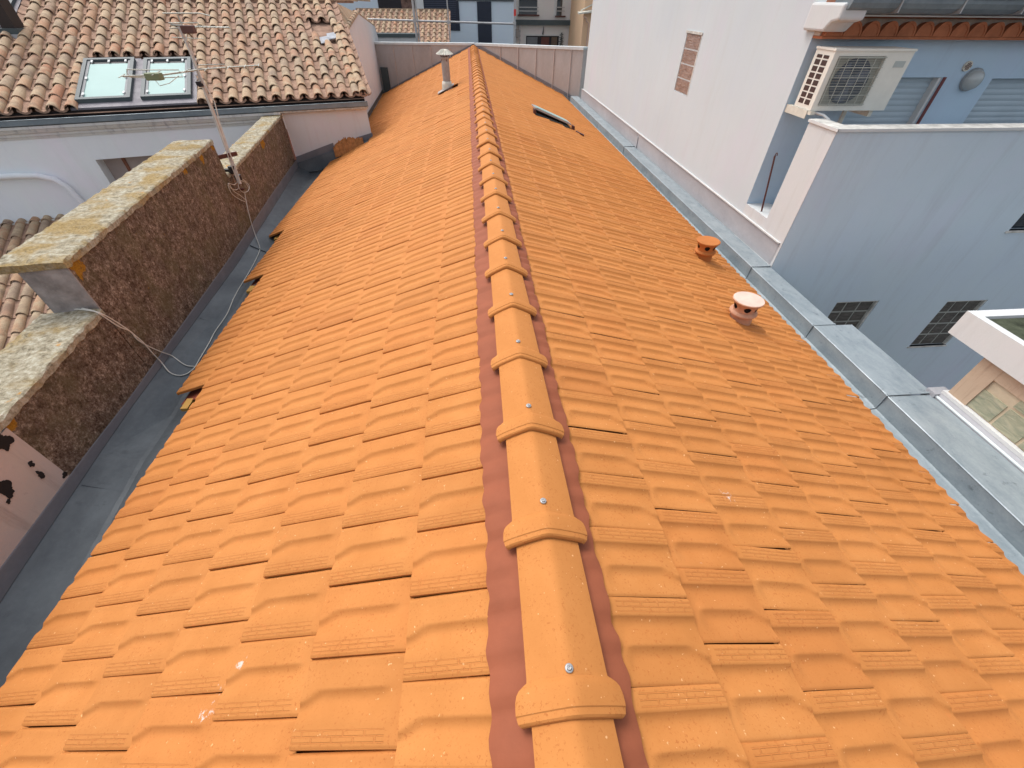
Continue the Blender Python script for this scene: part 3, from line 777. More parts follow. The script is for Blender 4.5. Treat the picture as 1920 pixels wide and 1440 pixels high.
# verge tiles
canal(b, lambda a, d, h: rp(a, d, h + .03), -.11, .13, -.02, 3.3, .21, .40, rad=.10, seed=8)
b.obox(rp(-13, 4.72, .02), E_ * 13.6, N_ * .16, (0, 0, .10), 1)
lroof = b.build('roof', [M_OLD, M_CHAN], left, smooth=False)
for p_ in lroof.data.polygons:
    if p_.material_index == 0: p_.use_smooth = True
try: lroof.data.set_sharp_from_angle(angle=R(45))
except Exception: pass
# ridge row
b = MB()
for i in range(42):
    a = -13 + .36 * i
    if a > .9: break
    rings = [[rp(a + L_, 4.80 + .10 * math.cos(PI * k / 8) , .06 + .02 * (1 - t_) + .10 * math.sin(PI * k / 8)) for k in range(9)] for (L_, t_) in ((0, 0), (.40, 1))]
    b.sweep(rings)
b.build('ridge_row', M_OLD, lroof, smooth=True)

# displaced slates patch
b = MB()
for (a, d, w_) in ((-.62, 2.35, .22), (-.42, 2.55, .26), (-.22, 2.35, .2)):
    b.obox(rp(a, d, .05), E_ * w_ + Vector((0, 0, .03)), N_ * .30 + Vector((0, 0, .10)), (0, 0, .015))
b.build('patch_sheet', plain('patch_grey', c3(.36, .38, .41), .7, 0, .2, .25, 6), lroof)
# facade
fac = MB()
ZB = -2.40
def fp_(a, z, out=0.0): p = P0 + E_ * a - N_ * out; return Vector((p.x, p.y, z))
P_ = wall_holes(fac, fp_(-13, 0), E_, -N_, 13.0 - 1.87, ZB - 6, -.60, [(13 - 5.78, 13 - 4.72, -2.5, -1.28)], .34)
fac.build('wall', M_LILAC, left)
q = MB(); q.quad(fp_(-5.9, -2.5, -.345), fp_(-4.6, -2.5, -.345), fp_(-4.6, -1.2, -.345), fp_(-5.9, -1.2, -.345))
wn = q.build('window', plain('window_board', c3(.42, .36, .34), .7), left)
q = MB(); q.obox(fp_(-5.44, -2.5, -.345), E_ * .06, -N_ * .03, (0, 0, 1.25)); q.obox(fp_(-5.44, -1.33, -.346), E_ * .75, -N_ * .03, (0, 0, .05)); q.build('window_frame', M_BROWN2, wn)
q = MB(); q.quad(fp_(-1.87, -9, 0), fp_(0, -9, 0), fp_(0, -.60, 0), fp_(-1.87, -.60, 0)); pk = q
P1 = Vector((-3.5, 14.7, 0)); P2 = Vector((-4.3, 24.9, 0)); AP = Vector((-3.846 + .09, 18.6, 0))
pk.poly([fp_(0, -9), (P1.x, P1.y, -9), (P1.x, P1.y, MS * 2.9 - .42), fp_(0, -.46)])
nn_ = (P2 - P1).cross(Vector((0, 0, 1))).normalized()
A1 = onpl(671, 26, nn_, nn_.dot(P1)); A2 = onpl(703, 50, nn_, nn_.dot(P1)); A3 = onpl(710, 100, nn_, nn_.dot(P1))
pk.poly([(P1.x, P1.y, -9), (P2.x, P2.y, -9), (P2.x, P2.y, A2.z - .5), A2, A1, (P1.x, P1.y, MS * 2.9 - .42)])
pk.build('gable_wall', M_PINK, left)
b = MB(); FL_ = P0 + E_ * -13 + N_ * 12 + Vector((0, 0, -1.2)); RE = rp(.05, 4.78, .03)
b.poly([rp(-13, 4.85, .03), RE, FL_]); b.poly([RE, A1 + Vector((-.05, 0, .03)), A2 + Vector((-.05, 0, .03)), FL_]); b.poly([rp(0, 2.9, .03), A1 + Vector((-.05, 0, .03)), RE])
b.build('rear_roof', M_OLD, left)
# side wall closing what one could see from the side, verge strip on the gable
q = MB()
tA = Vector((P1.x, P1.y, MS * 2.9 - .42))
for k in range(9):
    a = tA + (A1 - tA) * (k / 9.0); c = tA + (A1 - tA) * ((k + 1.2) / 9.0)
    rings = []
    for p_, rr_ in ((a, .10), (c, .08)):
        rings.append([p_ + Vector((-.06 + rr_ * math.cos(PI * i / 8), 0, .0 + rr_ * math.sin(PI * i / 8))) for i in range(9)])
    q.sweep(rings)
q.build('verge_tile_row', M_OLD, lroof, smooth=True)
q = MB(); q.prism([A1, A2, A2 + Vector((-.15, 0, .02)), A1 + Vector((-.15, 0, .05))], (0, 0, .05)); q.build('verge_cap', M_OLD, left)
q = MB(); q.obox(Vector((P1.x + .012, P1.y, zl(3.5) + .03)), Vector((-.66, 8.3, -.28)), (.01, 0, 0), (0, 0, .13)); q.build('base_flashing', M_SLATE, left)
# cornice, gutter
q = MB()
for a0, a1, mt_ in ((-13, .02, 0),):
    prf = [(-.0, -.83), (.02, -.83), (.03, -.79), (.05, -.78), (.05, -.74), (.08, -.72), (.10, -.68), (.10, -.655), (.135, -.65), (.135, -.605), (.0, -.60)]
    q.sweep([[fp_(a, z, o_) for o_, z in prf] for a in (-13, -1.9)])
q.build('cornice', mat_render('peeling_cornice', c3(.70, .69, .67), .8, c3(.33, .33, .36), 1.8), left)
q = MB()
prf = [(.0, -.64), (.10, -.64), (.115, -.63), (.115, -.60), (.0, -.59)]
q.sweep([[fp_(a, z, o_) for o_, z in prf] for a in (-1.9, .03)]); q.build('pink_cornice', M_TRIM2, left)
q = MB()
prf = [(-.05, -.59), (.14, -.59), (.15, -.58), (.15, -.50), (.16, -.49), (.14, -.485), (.13, -.55), (-.05, -.55)]
q.sweep([[fp_(a, z, o_) for o_, z in prf] for a in (-13, .04)]); q.poly([fp_(.04, z, o_) for o_, z in prf])
q.build('gutter', mat_zinc('gutter_zinc', c3(.15, .19, .22), c3(.24, .29, .32), .5, .2, (1, 1, 1), 3), left)
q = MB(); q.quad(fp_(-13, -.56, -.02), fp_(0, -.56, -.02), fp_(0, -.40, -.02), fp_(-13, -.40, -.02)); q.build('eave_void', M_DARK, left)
# flashing and skylights of the old roof
def skylight(a0, a1, d0, d1, nm=None):
    F_ = MB(); F_.obox(rp(a0 - .09, d0 - .16, .01), E_ * (a1 - a0 + .18), N_ * (d1 - d0 + .26) + Vector((0, 0, MS * (d1 - d0 + .26))), (0, 0, .035))
    fo = F_.build('roof_window', mat_zinc('sky_flashing', c3(.20, .19, .21), c3(.30, .29, .32), .6, .1) if nm is None else nm, left)
    def bar(x0, x1, y0, y1, h0, h1, mt, name):
        q = MB(); q.obox(rp(x0, y0, h0), E_ * (x1 - x0), N_ * (y1 - y0) + Vector((0, 0, MS * (y1 - y0))), (0, 0, h1 - h0)); return q.build(name, mt, fo)
    t = .07
    q = MB()
    for (x0, x1, y0, y1) in ((a0, a1, d0, d0 + t), (a0, a1, d1 - t, d1), (a0, a0 + t, d0 + t, d1 - t), (a1 - t, a1, d0 + t, d1 - t)):
        q.obox(rp(x0, y0, .045), E_ * (x1 - x0), N_ * (y1 - y0) + Vector((0, 0, MS * (y1 - y0))), (0, 0, .07))
    q.build('frame', M_SLATE, fo)
    q = MB()
    for (x0, x1, y0, y1) in ((a0 + t, a1 - t, d0 + t, d0 + t + .03), (a0 + t, a0 + t + .05, d0 + t, d1 - t), (a1 - t - .05, a1 - t, d0 + t, d1 - t)):
        q.obox(rp(x0, y0, .05), E_ * (x1 - x0), N_ * (y1 - y0) + Vector((0, 0, MS * (y1 - y0))), (0, 0, .045))
    q.build('sash', M_SASH, fo)
    bar(a0 + t + .05, a1 - t - .05, d0 + t + .03, d1 - t - .12, .05, .085, M_SKYL, 'glass')
    bar(a0 + t, a1 - t, d1 - t - .12, d1 - t, .05, .075, M_BLACK, 'blind')
    q = MB()
    for (x, y) in ((a0 + .12, d0 + .2), (a0 + .12, (d0 + d1) / 2), (a0 + .16, d1 - .13), (a1 - .12, d0 + .2), (a1 - .12, (d0 + d1) / 2), (a1 - .16, d1 - .13), ((a0 + a1) / 2, d1 - .13)):
        q.obox(rp(x - .018, y - .04, .10), E_ * .036, N_ * .08 + Vector((0, 0, .026)), (0, 0, .015))
    q.build('clip', M_TRIM, fo)
    return fo
M_SF = mat_zinc('sky_flashing', c3(.13, .12, .14), c3(.20, .19, .21), .6, .1); M_SASH = plain('sash_grey', c3(.16, .17, .18), .5)
skylight(-5.58, -4.64, .18, 1.76, M_SF); skylight(-4.46, -3.54, .18, 1.72, M_SF); skylight(-8.3, -7.22, 3.55, 5.0, M_SF)
# downpipe on the facade
q = MB()
pts = [fp_(-9.5, -1.38, .07), fp_(-7.2, -1.44, .07), fp_(-6.86, -1.47, .07), fp_(-6.64, -1.56, .07), fp_(-6.52, -1.72, .07), fp_(-6.42, -2.2, .07), fp_(-6.36, -2.7, .07)]
q.tube(pts, .055, 14); q.build('downpipe', M_LILAC, left, smooth=True)
# low tiled roof at the foot of the facade
lean = thing('low_roof', (-7.5, 9, -9), 'low strip of weathered canal tiles between the white facade and the old parapet', 'roof')
b = MB(); LP = lambda a, d, h: Vector(((P0 + E_ * a + N_ * d).x, (P0 + E_ * a + N_ * d).y, -2.36 + .30 * d + h))
canal(b, LP, -13, -2.0, -7.6, -.02, .235, .44, seed=21, rad=.088, skipv=lambda a, d: (P0 + E_ * a + N_ * d).x > xw((P0 + E_ * a + N_ * d).y) - .62)
b.quad(LP(-13, -7.6, -.04), LP(-2.5, -7.6, -.04), LP(-2.5, 0, -.04), LP(-13, 0, -.04), 1)
o = b.build('tile_field', [M_OLD, M_CHAN], lean)
for p_ in o.data.polygons: p_.use_smooth = p_.material_index == 0
try: o.data.set_sharp_from_angle(angle=R(45))
except Exception: pass
q = MB(); q.obox(fp_(-13, -2.41, .10), E_ * 10, N_ * .12, (0, 0, .07)); q.build('top_fillet', M_TRIM2, lean)
q = MB(); q.prism([LP(-13, -7.6, -.06), LP(-2.5, -7.6, -.06), LP(-2.5, 0, -.06), LP(-13, 0, -.06)], (0, 0, -3.5)); q.build('wall', M_WHITE2, lean)

# rusty mortar under the pink wall, resting on the roof
q = MB(); rn = random.Random(5); rows = []
for i in range(40):
    t = i / 39; a = -.98 + .74 * t; p = P0 + E_ * a
    rr_ = .035 + .03 * math.sin(PI * min(1, max(0, (t - .12) / .62))) + rn.gauss(0, .012)
    zb_ = -1.60 + .36 * (a + 1.82) / 1.82
    hgt = .05 + .085 * math.sin(PI * min(1, t * 1.15)) + rn.gauss(0, .014)
    n0 = -N_
    rows.append([p + n0 * .004 + Vector((0, 0, zb_ + hgt)), p + n0 * (.03 + rr_) + Vector((0, 0, zb_ + hgt * .6)), p + n0 * (.10 + rr_) + Vector((0, 0, zb_ - .05)), p + n0 * (.14 + rr_) + Vector((0, 0, zb_ - .16))])
q.sweep(rows); q.build('mortar_fillet', M_MORT, left, smooth=True)
q = MB(); q.obox(fp_(-1.9, -1.72, .004), E_ * .95 + Vector((0, 0, .24)), -N_ * .010, (0, 0, .17)); q.build('front_flashing', M_ZU, left)
q = MB(); q.obox(fp_(-.36, -1.36, .006), E_ * .38 + Vector((0, 0, .07)), -N_ * .012, (0, 0, .13)); q.build('front_flashing', M_ZU, left)

# dark flue of the neighbour at the far left
ch = thing('square_flue', rp(-6.85, 3.0), 'dark brown square metal flue standing on the old tiled roof in the far left corner', 'chimney')
p = rp(-6.98, 3.10); 
q = MB(); q.box(p.x - .14, p.x + .14, p.y - .14, p.y + .14, p.z + .05, p.z + 2.2); q.build('flue_shaft', plain('dark_brown_metal', c3(.035, .025, .022), .5), ch)
q = MB(); q.box(p.x - .2, p.x + .2, p.y - .2, p.y + .2, p.z - .2, p.z + .12); q.build('flue_base', M_SLATE, ch)
q = MB(); q.box(p.x - .23, p.x + .23, p.y - .23, p.y + .23, p.z - .1, p.z + .02); q.build('base_flashing', plain('lead_sheet', c3(.42, .43, .45), .6), ch)

# ================================================================== right hand buildings
XR = 3.31
wh = thing('white_building', (6, 10, -9), 'tall building with a large plain white side wall above the zinc ledge', 'building')
q = MB()
gb = (PX(1287.5, 61, XR), PX(1317, 66, XR), PX(1265, 170, XR), PX(1287, 180, XR))
gy0, gy1 = 7.74, 8.30; gz0, gz1 = .176, .928
P_ = wall_holes(q, (XR, 5.155, 0), (0, 1, 0), (-1, 0, 0), 10.05, -9, 1.42, [(gy0 - 5.155, gy1 - 5.155, gz0, gz1)], .03)
q.poly([(XR, 5.155, 1.42), (XR, 15.205, 1.42), (XR, 10.2, 3.0)])
q.quad((XR, 15.205, -9), (12, 15.205, -9), (12, 15.205, 1.42), (XR, 15.205, 1.42))
q.build('wall', M_WHITE, wh)
q = MB(); q.quad((XR - .05, 15.4, 1.36), (12, 15.4, 1.36), (12, 10.2, 3.02), (XR - .05, 10.2, 3.02)); q.quad((XR - .05, 10.2, 3.02), (12, 10.2, 3.02), (12, 4.9, 1.36), (XR - .05, 4.9, 1.36)); q.build('roof', M_OLD, wh)
gw = MB(); gw.box(XR + .012, XR + .03, gy0, gy1, gz0, gz1)
gwo = gw.build('glass_block_window', M_TRIM, wh)
for k in range(4):
    h = (gz1 - gz0) / 4
    q = MB(); z = gz0 + k * h; q.box(XR + .004, XR + .012, gy0 + .012, gy1 - .022, z + .014, z + h - .008); q.build('glass_block', M_GB2, gwo)
q = MB(); q.box(XR - .012, XR + .01, gy0 - .03, gy1 + .03, gz1, gz1 + .03); q.box(XR - .004, XR + .012, gy0 - .022, gy0, gz0, gz1); q.build('window_trim', M_TRIM2, gwo)
q = MB(); q.prism([(XR - .05, 5.30, 1.09), (XR - .05, 4.97, 1.09), (XR - .05, 4.90, 1.16), (XR - .05, 4.80, 1.18), (XR - .05, 4.80, 1.30), (XR - .05, 5.30, 1.30)], (.25, 0, 0)); q.build('cornice_end', M_WHITE2, wh, bevel=.02)

bb = thing('blue_building', (8, 5, -9), 'blue grey rendered house with shuttered windows set back behind a stained terrace wall', 'building')
YT, YB = 4.22, 5.155
q = MB()
sh1 = (.78, 1.70, -.40, .712); sh2 = (2.30, 3.55, -.40, .702)
wall_holes(q, (XR, YB, 0), (1, 0, 0), (0, -1, 0), 9.0, -.62, 1.42, [sh1, sh2], .11)
q.build('upper_wall', M_BLUE2, bb)
for (a0, a1, z0_, z1_) in (sh1, sh2):
    q = MB(); rows = []
    nz = int((z1_ - z0_) / .055)
    for i in range(nz * 4 + 1):
        z = z0_ + (z1_ - z0_) * i / (nz * 4); t = (i % 4) / 4
        rows.append([(XR + a0, YB + .085 - .008 * math.sin(PI * t), z), (XR + a1, YB + .085 - .008 * math.sin(PI * t), z)])
    q.sweep(rows); so_ = q.build('roller_shutter', plain('pale_blue_shutter', c3(.42, .50, .55), .5, 0, .3, .05), bb)
    q = MB(); q.box(XR + a1 - .035, XR + a1 - .003, YB + .01, YB + .10, z0_, z1_ - .002); q.build('shutter_rail', M_TRIM, so_)
q = MB(); q.box(XR + 1.702, XR + 1.735, YB - .012, YB + .02, -.4, .715); q.build('red_jamb', plain('dark_red_paint', c3(.16, .05, .05), .6), bb)
# terrace wall
lw1 = (4.467 - XR, 5.06 - XR, -2.22, -1.545); lw2 = (6.075 - XR, 6.665 - XR, -2.372, -1.60); lw3 = (6.065 - XR, 6.70 - XR, -.634, -.05)
q = MB()
wall_holes(q, (XR, YT, 0), (1, 0, 0), (0, -1, 0), 9.0, -9, .405, [lw1, lw2, lw3], .07)
q.quad((XR, YT + .15, .405), (XR + 9, YT + .15, .405), (XR + 9, YT + .15, -.62), (XR, YT + .15, -.62))
tw = q.build('terrace_wall', M_BLUE, bb); tag(tw, 'large blue grey wall with glass block windows')
q = MB(); q.box(XR - .004, XR + .15, YT + .003, 4.655, -1.05, .404); q.box(XR - .002, XR + .3, 4.655, YB, -9, -.60); q.box(XR + .02, XR + 9, YT + .155, YB - .002, -.75, -.615)
q.build('side_wall', M_WHITE2, bb)
q = MB(); q.box(XR - .012, XR + 9, YT - .014, YT + .165, .405, .425); q.box(XR - .012, XR + .165, YT + .165, 4.665, .405, .425); q.build('terrace_capping', M_TRIM2, bb)
q = MB(); q.box(XR - .014, XR + 9, YT - .018, YT - .006, .400, .424); q.box(XR - .018, XR - .006, YT - .018, 4.665, .400, .424); q.build('capping_edge', M_TRIM, bb)
def gbwin(a0, a1, z0_, z1_, nx, nz_, y):
    q = MB(); q.box(XR + a0 - .0, XR + a1, y + .045, y + .068, z0_, z1_); f = q.build('glass_block_window', plain('block_joint', c3(.36, .37, .34), .8, 0, .2, .2), bb)
    a1f = a1 - .02; w_ = (a1f - a0) / nx; h_ = (z1_ - .018 - z0_) / nz_
    for i in range(nx):
        for j in range(nz_):
            q = MB(); xx = XR + a0 + i * w_; zz = z0_ + j * h_
            # each block: a shallow dished pane
            x0, x1_, za, zb_ = xx + .012, xx + w_ - .012, zz + .012, zz + h_ - .014; yy = y + .040
            q.box(x0, x1_, yy, yy + .012, za, zb_); q.build('glass_block', M_GB, f)
    q = MB(); q.box(XR + a0, XR + a1, y + .01, y + .045, z1_ - .018, z1_ - .001); q.box(XR + a1 - .02, XR + a1 - .001, y + .01, y + .045, z0_ + .001, z1_ - .019); q.box(XR + a0 - .02, XR + a1 + .01, y - .012, y + .04, z0_ - .02, z0_); q.build('window_sill', M_TRIM2, f)
gbwin(*lw1, 3, 4, YT); gbwin(*lw2, 3, 4, YT)
q = MB(); q.quad((XR + lw3[0], YT + .06, lw3[2]), (XR + lw3[1], YT + .06, lw3[2]), (XR + lw3[1], YT + .06, lw3[3]), (XR + lw3[0], YT + .06, lw3[3])); wo = q.build('window', M_WIN, bb)
q = MB(); q.box(XR + lw3[0] - .03, XR + lw3[1], YT - .015, YT + .05, lw3[2] - .025, lw3[2]); q.build('window_sill', M_TRIM2, wo)
# cornice of tile ends and gutter
q = MB(); q.box(XR, XR + 9, YB - .16, YB, 1.215, 1.42); q.box(XR, XR + 9, YB - .11, YB - .002, 1.19, 1.215)
co = q.build('cornice', plain('brown_cornice', c3(.28, .13, .08), .85, 0, .15, .25, 8), bb)
q = MB(); q.box(XR, XR + 9, YB - .10, YB - .003, 1.055, 1.19); q.build('cornice_mortar', plain('cornice_mortar', c3(.42, .36, .31), .9, 0, .15, .3, 9), co)
q = MB()
for i in range(48):
    xc = XR + .10 + .19 * i
    ring = lambda y, r_: [(xc + r_ * math.cos(PI * k / 10), y, 1.06 + r_ * 1.25 * math.sin(PI * k / 10)) for k in range(11)]
    q.sweep([ring(YB - .10, .085), ring(YB - .165, .092)]); q.sweep([ring(YB - .165, .092), ring(YB - .165, .076)]); q.sweep([ring(YB - .165, .076), ring(YB - .158, .075)]); q.poly(ring(YB - .158, .0755))
q.box(XR, XR + 9, YB - .15, YB - .004, 1.035, 1.058)
q.build('cornice_tile_row', plain('cornice_clay', c3(.38, .135, .065), .8, 0, .2, .25, 7), co)
q = MB()
rows = []
for x in (XR - .02, XR + 9):
    rows.append([(x, YB - .16, 1.24), (x, YB - .20, 1.225), (x, YB - .26, 1.222), (x, YB - .33, 1.235), (x, YB - .385, 1.265), (x, YB - .40, 1.30), (x, YB - .40, 1.325), (x, YB - .41, 1.333), (x, YB - .395, 1.336)])
q.sweep(rows); q.poly([rows[0][i] for i in range(8)] + [(XR - .02, YB - .16, 1.33)])
gg = q.build('gutter', mat_zinc('roof_gutter_zinc', c3(.13, .16, .18), c3(.22, .26, .28), .5, .2), bb, smooth=False)
q = MB(); q.box(XR, XR + 9, YB - .22, YB - .16, 1.205, 1.217); q.build('drip_edge', M_TRIM, bb)
q = MB()
for i in range(9): q.obox((XR + .45 + i * .62, YB - .41, 1.235), (.012, 0, 0), (0, .2, -.02), (0, 0, .1))
q.build('gutter_bracket', M_STEEL, gg)

# small wall fittings
def fitting(name, loc, label, cat, group=None): return thing(name, loc, label, cat, group)
lp = PY(1825, 150, YB - .04)
lt = fitting('wall_lamp', lp, 'round glass bulkhead lamp on the blue wall between the two shutters', 'lamp')
q = MB(); q.tube([(lp.x, YB - .002, lp.z), (lp.x, YB - .03, lp.z)], .105, 28); q.build('lamp_base', plain('lamp_grey', c3(.30, .32, .33), .5), lt, smooth=False)
q = MB()
for i in range(7): pass
rings = []
for (r_, d_) in ((.098, .03), (.094, .05), (.080, .075), (.055, .092), (.025, .10), (.001, .102)):
    rings.append([(lp.x + r_ * math.cos(2 * PI * k / 28), YB - d_, lp.z + r_ * 1.0 * math.sin(2 * PI * k / 28)) for k in range(28)])
q.sweep(rings, 0, True); q.build('lamp_glass', glass('lamp_glass', c3(.40, .44, .44), .15), lt, smooth=True)
def roundvent(u, v, label, r_=.05):
    p = PY(u, v, YB - .01); t = fitting('air_vent', p, label, 'vent', 'small round air vents on the blue wall')
    q = MB(); q.tube([(p.x, YB - .001, p.z), (p.x, YB - .018, p.z)], r_, 24); q.build('vent_plate', M_BEIGE, t)
    q = MB()
    for k in range(-2, 3): hw = math.sqrt(max(.0001, (r_ * .75) ** 2 - (k * .016) ** 2)); q.box(p.x + k * .016 - .004, p.x + k * .016 + .004, YB - .0205, YB - .0185, p.z - hw, p.z + hw)
    q.build('vent_slots', M_BROWN, t)
roundvent(1814, 124, 'small round beige vent just above the round glass lamp', .045); roundvent(1529, 125, 'small round beige vent between the white wall and the air conditioner', .05)
q = MB(); b0 = PY(1526, 148, YB - .01); q.box(b0.x - .04, b0.x + .04, YB - .04, YB - .001, b0.z - .05, b0.z + .02); q.box(b0.x - .025, b0.x + .02, YB - .06, YB - .04, b0.z - .04, b0.z - .01)
tag(q.build('junction_box', M_BEIGE, None, bevel=.004), 'little grey junction box on the blue wall below the round vent beside the air conditioner', 'junction box')

# air conditioner
ax0, ax1, ay0, ay1, az0, az1 = 3.335, 4.155, 4.755, 5.045, .478, .962
ac = thing('air_conditioner', (3.75, 4.9, .478), 'white outdoor air conditioner unit on brackets under the tiled eave', 'air conditioner')
q = MB(); gx0, gx1, gz0_, gz1_ = .055, .545, .045, .445
def face_quads():
    P_ = wall_holes(q, (ax0, ay0, 0), (1, 0, 0), (0, -1, 0), ax1 - ax0, az0, az1, [(gx0, gx1, az0 + gz0_, az0 + gz1_)], .03)
face_quads()
q.quad((ax0, ay0, az0), (ax0, ay1, az0), (ax0, ay1, az1), (ax0, ay0, az1)); q.quad((ax1, ay0, az0), (ax1, ay1, az0), (ax1, ay1, az1), (ax1, ay0, az1))
q.quad((ax0, ay1, az0), (ax1, ay1, az0), (ax1, ay1, az1), (ax0, ay1, az1)); q.quad((ax0, ay0, az0), (ax1, ay0, az0), (ax1, ay1, az0), (ax0, ay1, az0))
q.box(ax0 - .008, ax1 + .008, ay0 - .008, ay1 + .008, az1, az1 + .018)
M_AC = plain('cream_enamel', c3(.70, .69, .62), .45, 0, .4, .06, 6)
q.build('casing', M_AC, ac)
cxf, czf = ax0 + (gx0 + gx1) / 2, az0 + (gz0_ + gz1_) / 2
q = MB(); q.quad((ax0 + gx0, ay0 + .03, az0 + gz0_), (ax0 + gx1, ay0 + .03, az0 + gz0_), (ax0 + gx1, ay0 + .03, az0 + gz1_), (ax0 + gx0, ay0 + .03, az0 + gz1_)); q.build('fan_panel', plain('panel_grey', c3(.30, .31, .27), .6), ac)
q = MB(); q.tube([(cxf, ay0 + .029, czf), (cxf, ay0 + .022, czf)], .190, 36); fan = q.build('fan', M_FAN, ac)
q = MB()
for k in range(3):
    a = k * 2 * PI / 3 + .4
    pts = [(cxf + r_ * math.cos(a + d_), ay0 + .015 + dy_, czf + r_ * math.sin(a + d_)) for r_, d_, dy_ in ((.04, -.3, 0), (.175, -.45, -.004), (.18, .1, .004), (.15, .5, .006), (.05, .6, .005))]
    q.poly(pts)
q.tube([(cxf, ay0 + .02, czf), (cxf, ay0 + .004, czf)], .045, 20); q.build('fan_blade', plain('blade_blue', c3(.09, .115, .17), .4), fan)
q = MB()
for i in range(31):
    z = az0 + gz0_ + .006 + (gz1_ - gz0_ - .012) * i / 30; q.box(ax0 + gx0 - .004, ax0 + gx1 + .004, ay0 - .010, ay0 - .007, z - .0013, z + .0013)
for i in range(6):
    z = az0 + gz0_ + .01 + (gz1_ - gz0_ - .02) * i / 5; q.box(ax0 + gx0 - .004, ax0 + gx1 + .004, ay0 - .015, ay0 - .010, z - .003, z + .003)
for i in range(6):
    x = ax0 + gx0 + .01 + (gx1 - gx0 - .02) * i / 5; q.box(x - .0025, x + .0025, ay0 - .013, ay0 - .010, az0 + gz0_, az0 + gz1_)
q.build('fan_grille', plain('grille_wire', c3(.42, .43, .38), .5), ac)
q = MB()
for i in range(2):
    for j in range(8):
        y = ay0 + .060 + i * .105; z = az0 + .040 + j * .054; hgt = .042 if j < 7 else .026
        q.box(ax0 - .002, ax0 + .004, y, y + .080, z, z + hgt)
q.build('side_grille', plain('grille_dark', c3(.06, .035, .03), .7), ac)
q = MB(); q.box(ax1 - .155, ax1 - .045, ay0 - .003, ay0 + .002, az1 - .125, az1 - .075); q.build('badge', plain('badge_grey', c3(.42, .46, .44), .5), ac)
q = MB(); q.box(ax0 + .0, ax0 + .05, ay0 - .02, YB, az0 - .035, az0 - .003); q.box(ax0 - .01, ax0 + .0, ay0 + .03, YB, az0 - .075, az0 - .003); q.build('bracket', M_BEIGE, ac)
q = MB(); q.box(ax1 - .13, ax1 - .09, ay0 + .03, YB - .02, az0 - .06, az0 - .003); q.box(ax1 - .132, ax1 - .088, YB - .02, YB, az0 - .3, az0); q.build('bracket', M_BEIGE, ac)
q = MB(); q.tube([(ax0 + .08, ay0 + .02, az0 - .02), (ax0 + .13, ay0 - .05, az0 - .03), (ax0 + .17, ay0 - .10, az0 - .06), (ax0 + .19, ay0 - .16, az0 - .12)], .012, 8); q.build('drain_hose', M_TRIM, ac, smooth=True)
# rod by the recess
q = MB(); t_, b_ = (3.315, 4.99, .0), (3.36, 4.88, -.60)
q.tube([b_, (3.335, 4.93, -.3), t_], .010, 8); q.tube([t_, (3.318, 4.99, .02), (3.322, 4.985, .028), (3.328, 4.98, .02), (3.33, 4.975, .0)], .006, 6)
tag(q.build('iron_rod', M_BROWN, None), 'dark iron rod standing in the recess between white wall and terrace wall', 'rod')

# glass block lantern by the right edge
q = MB(); q.tube([(3.452, -1.3, -1.004), (3.452, 2.05, -1.004)], .011, 8); q.build('rolled_edge', M_CAP, house, smooth=True)
gl = thing('glass_block_lantern', (4.2, .5, -9), 'low roof lantern of greenish glass blocks under a pale slab at the right edge', 'skylight')
q = MB(); q.box(3.46, 6.0, -1.3, 2.30, -.570, -.400); q.box(3.46, 3.52, -1.3, 2.30, -.400, -.372); q.box(3.52, 6.0, 2.22, 2.30, -.400, -.373)
q.build('roof_slab', M_WHITE2, gl)
q = MB(); q.box(3.53, 6.0, -1.3, 2.21, -.399, -.392); q.build('moss', plain('mossy_felt', c3(.06, .068, .045), .95, 0, .1, .7, 5, .01, 40), gl)
q = MB(); q.box(3.56, 6.0, -1.3, 1.96, -9, -.571); q.build('wall', M_TRIM2, gl)
q = MB(); q.box(3.50, 3.562, 1.86, 2.01, -.95, -.571); q.box(3.502, 3.562, 1.6, 1.86, -.68, -.571); q.build('mortar_jamb', mat_render('dirty_cream', c3(.50, .37, .27), .8, c3(.20, .11, .07), 3.0, .012, True, 20), gl)
for i in range(14):
    for j in range(2):
        y1_ = 1.86 - i * .20; y0_ = y1_ - .19; z0_ = -.94 + j * .185; z1_ = z0_ + .176
        if j == 1 and i < 1: continue
        q = MB(); q.box(3.509, 3.558, y0_ + .012, y1_, z0_ + .004, z1_ - .008); q.build('glass_block', M_GB3, gl)
q = MB(); q.box(3.516, 3.559, -1.2, 1.859, -.9455, -.5715); q.build('block_joint', plain('cream_joint', c3(.50, .42, .30), .8, 0, .2, .25), gl)
q = MB(); q.box(3.475, 3.56, -1.3, 2.03, -.972, -.946); q.build('sill', M_TRIM, gl)
q = MB(); q.quad((3.44, -1.3, -1.03), (3.44, 2.02, -1.03), (3.478, 2.02, -.972), (3.478, -1.3, -.972)); q.box(3.43, 3.58, 2.02, 2.10, -1.12, -.98); q.build('sill_flashing', M_ZR2, gl)

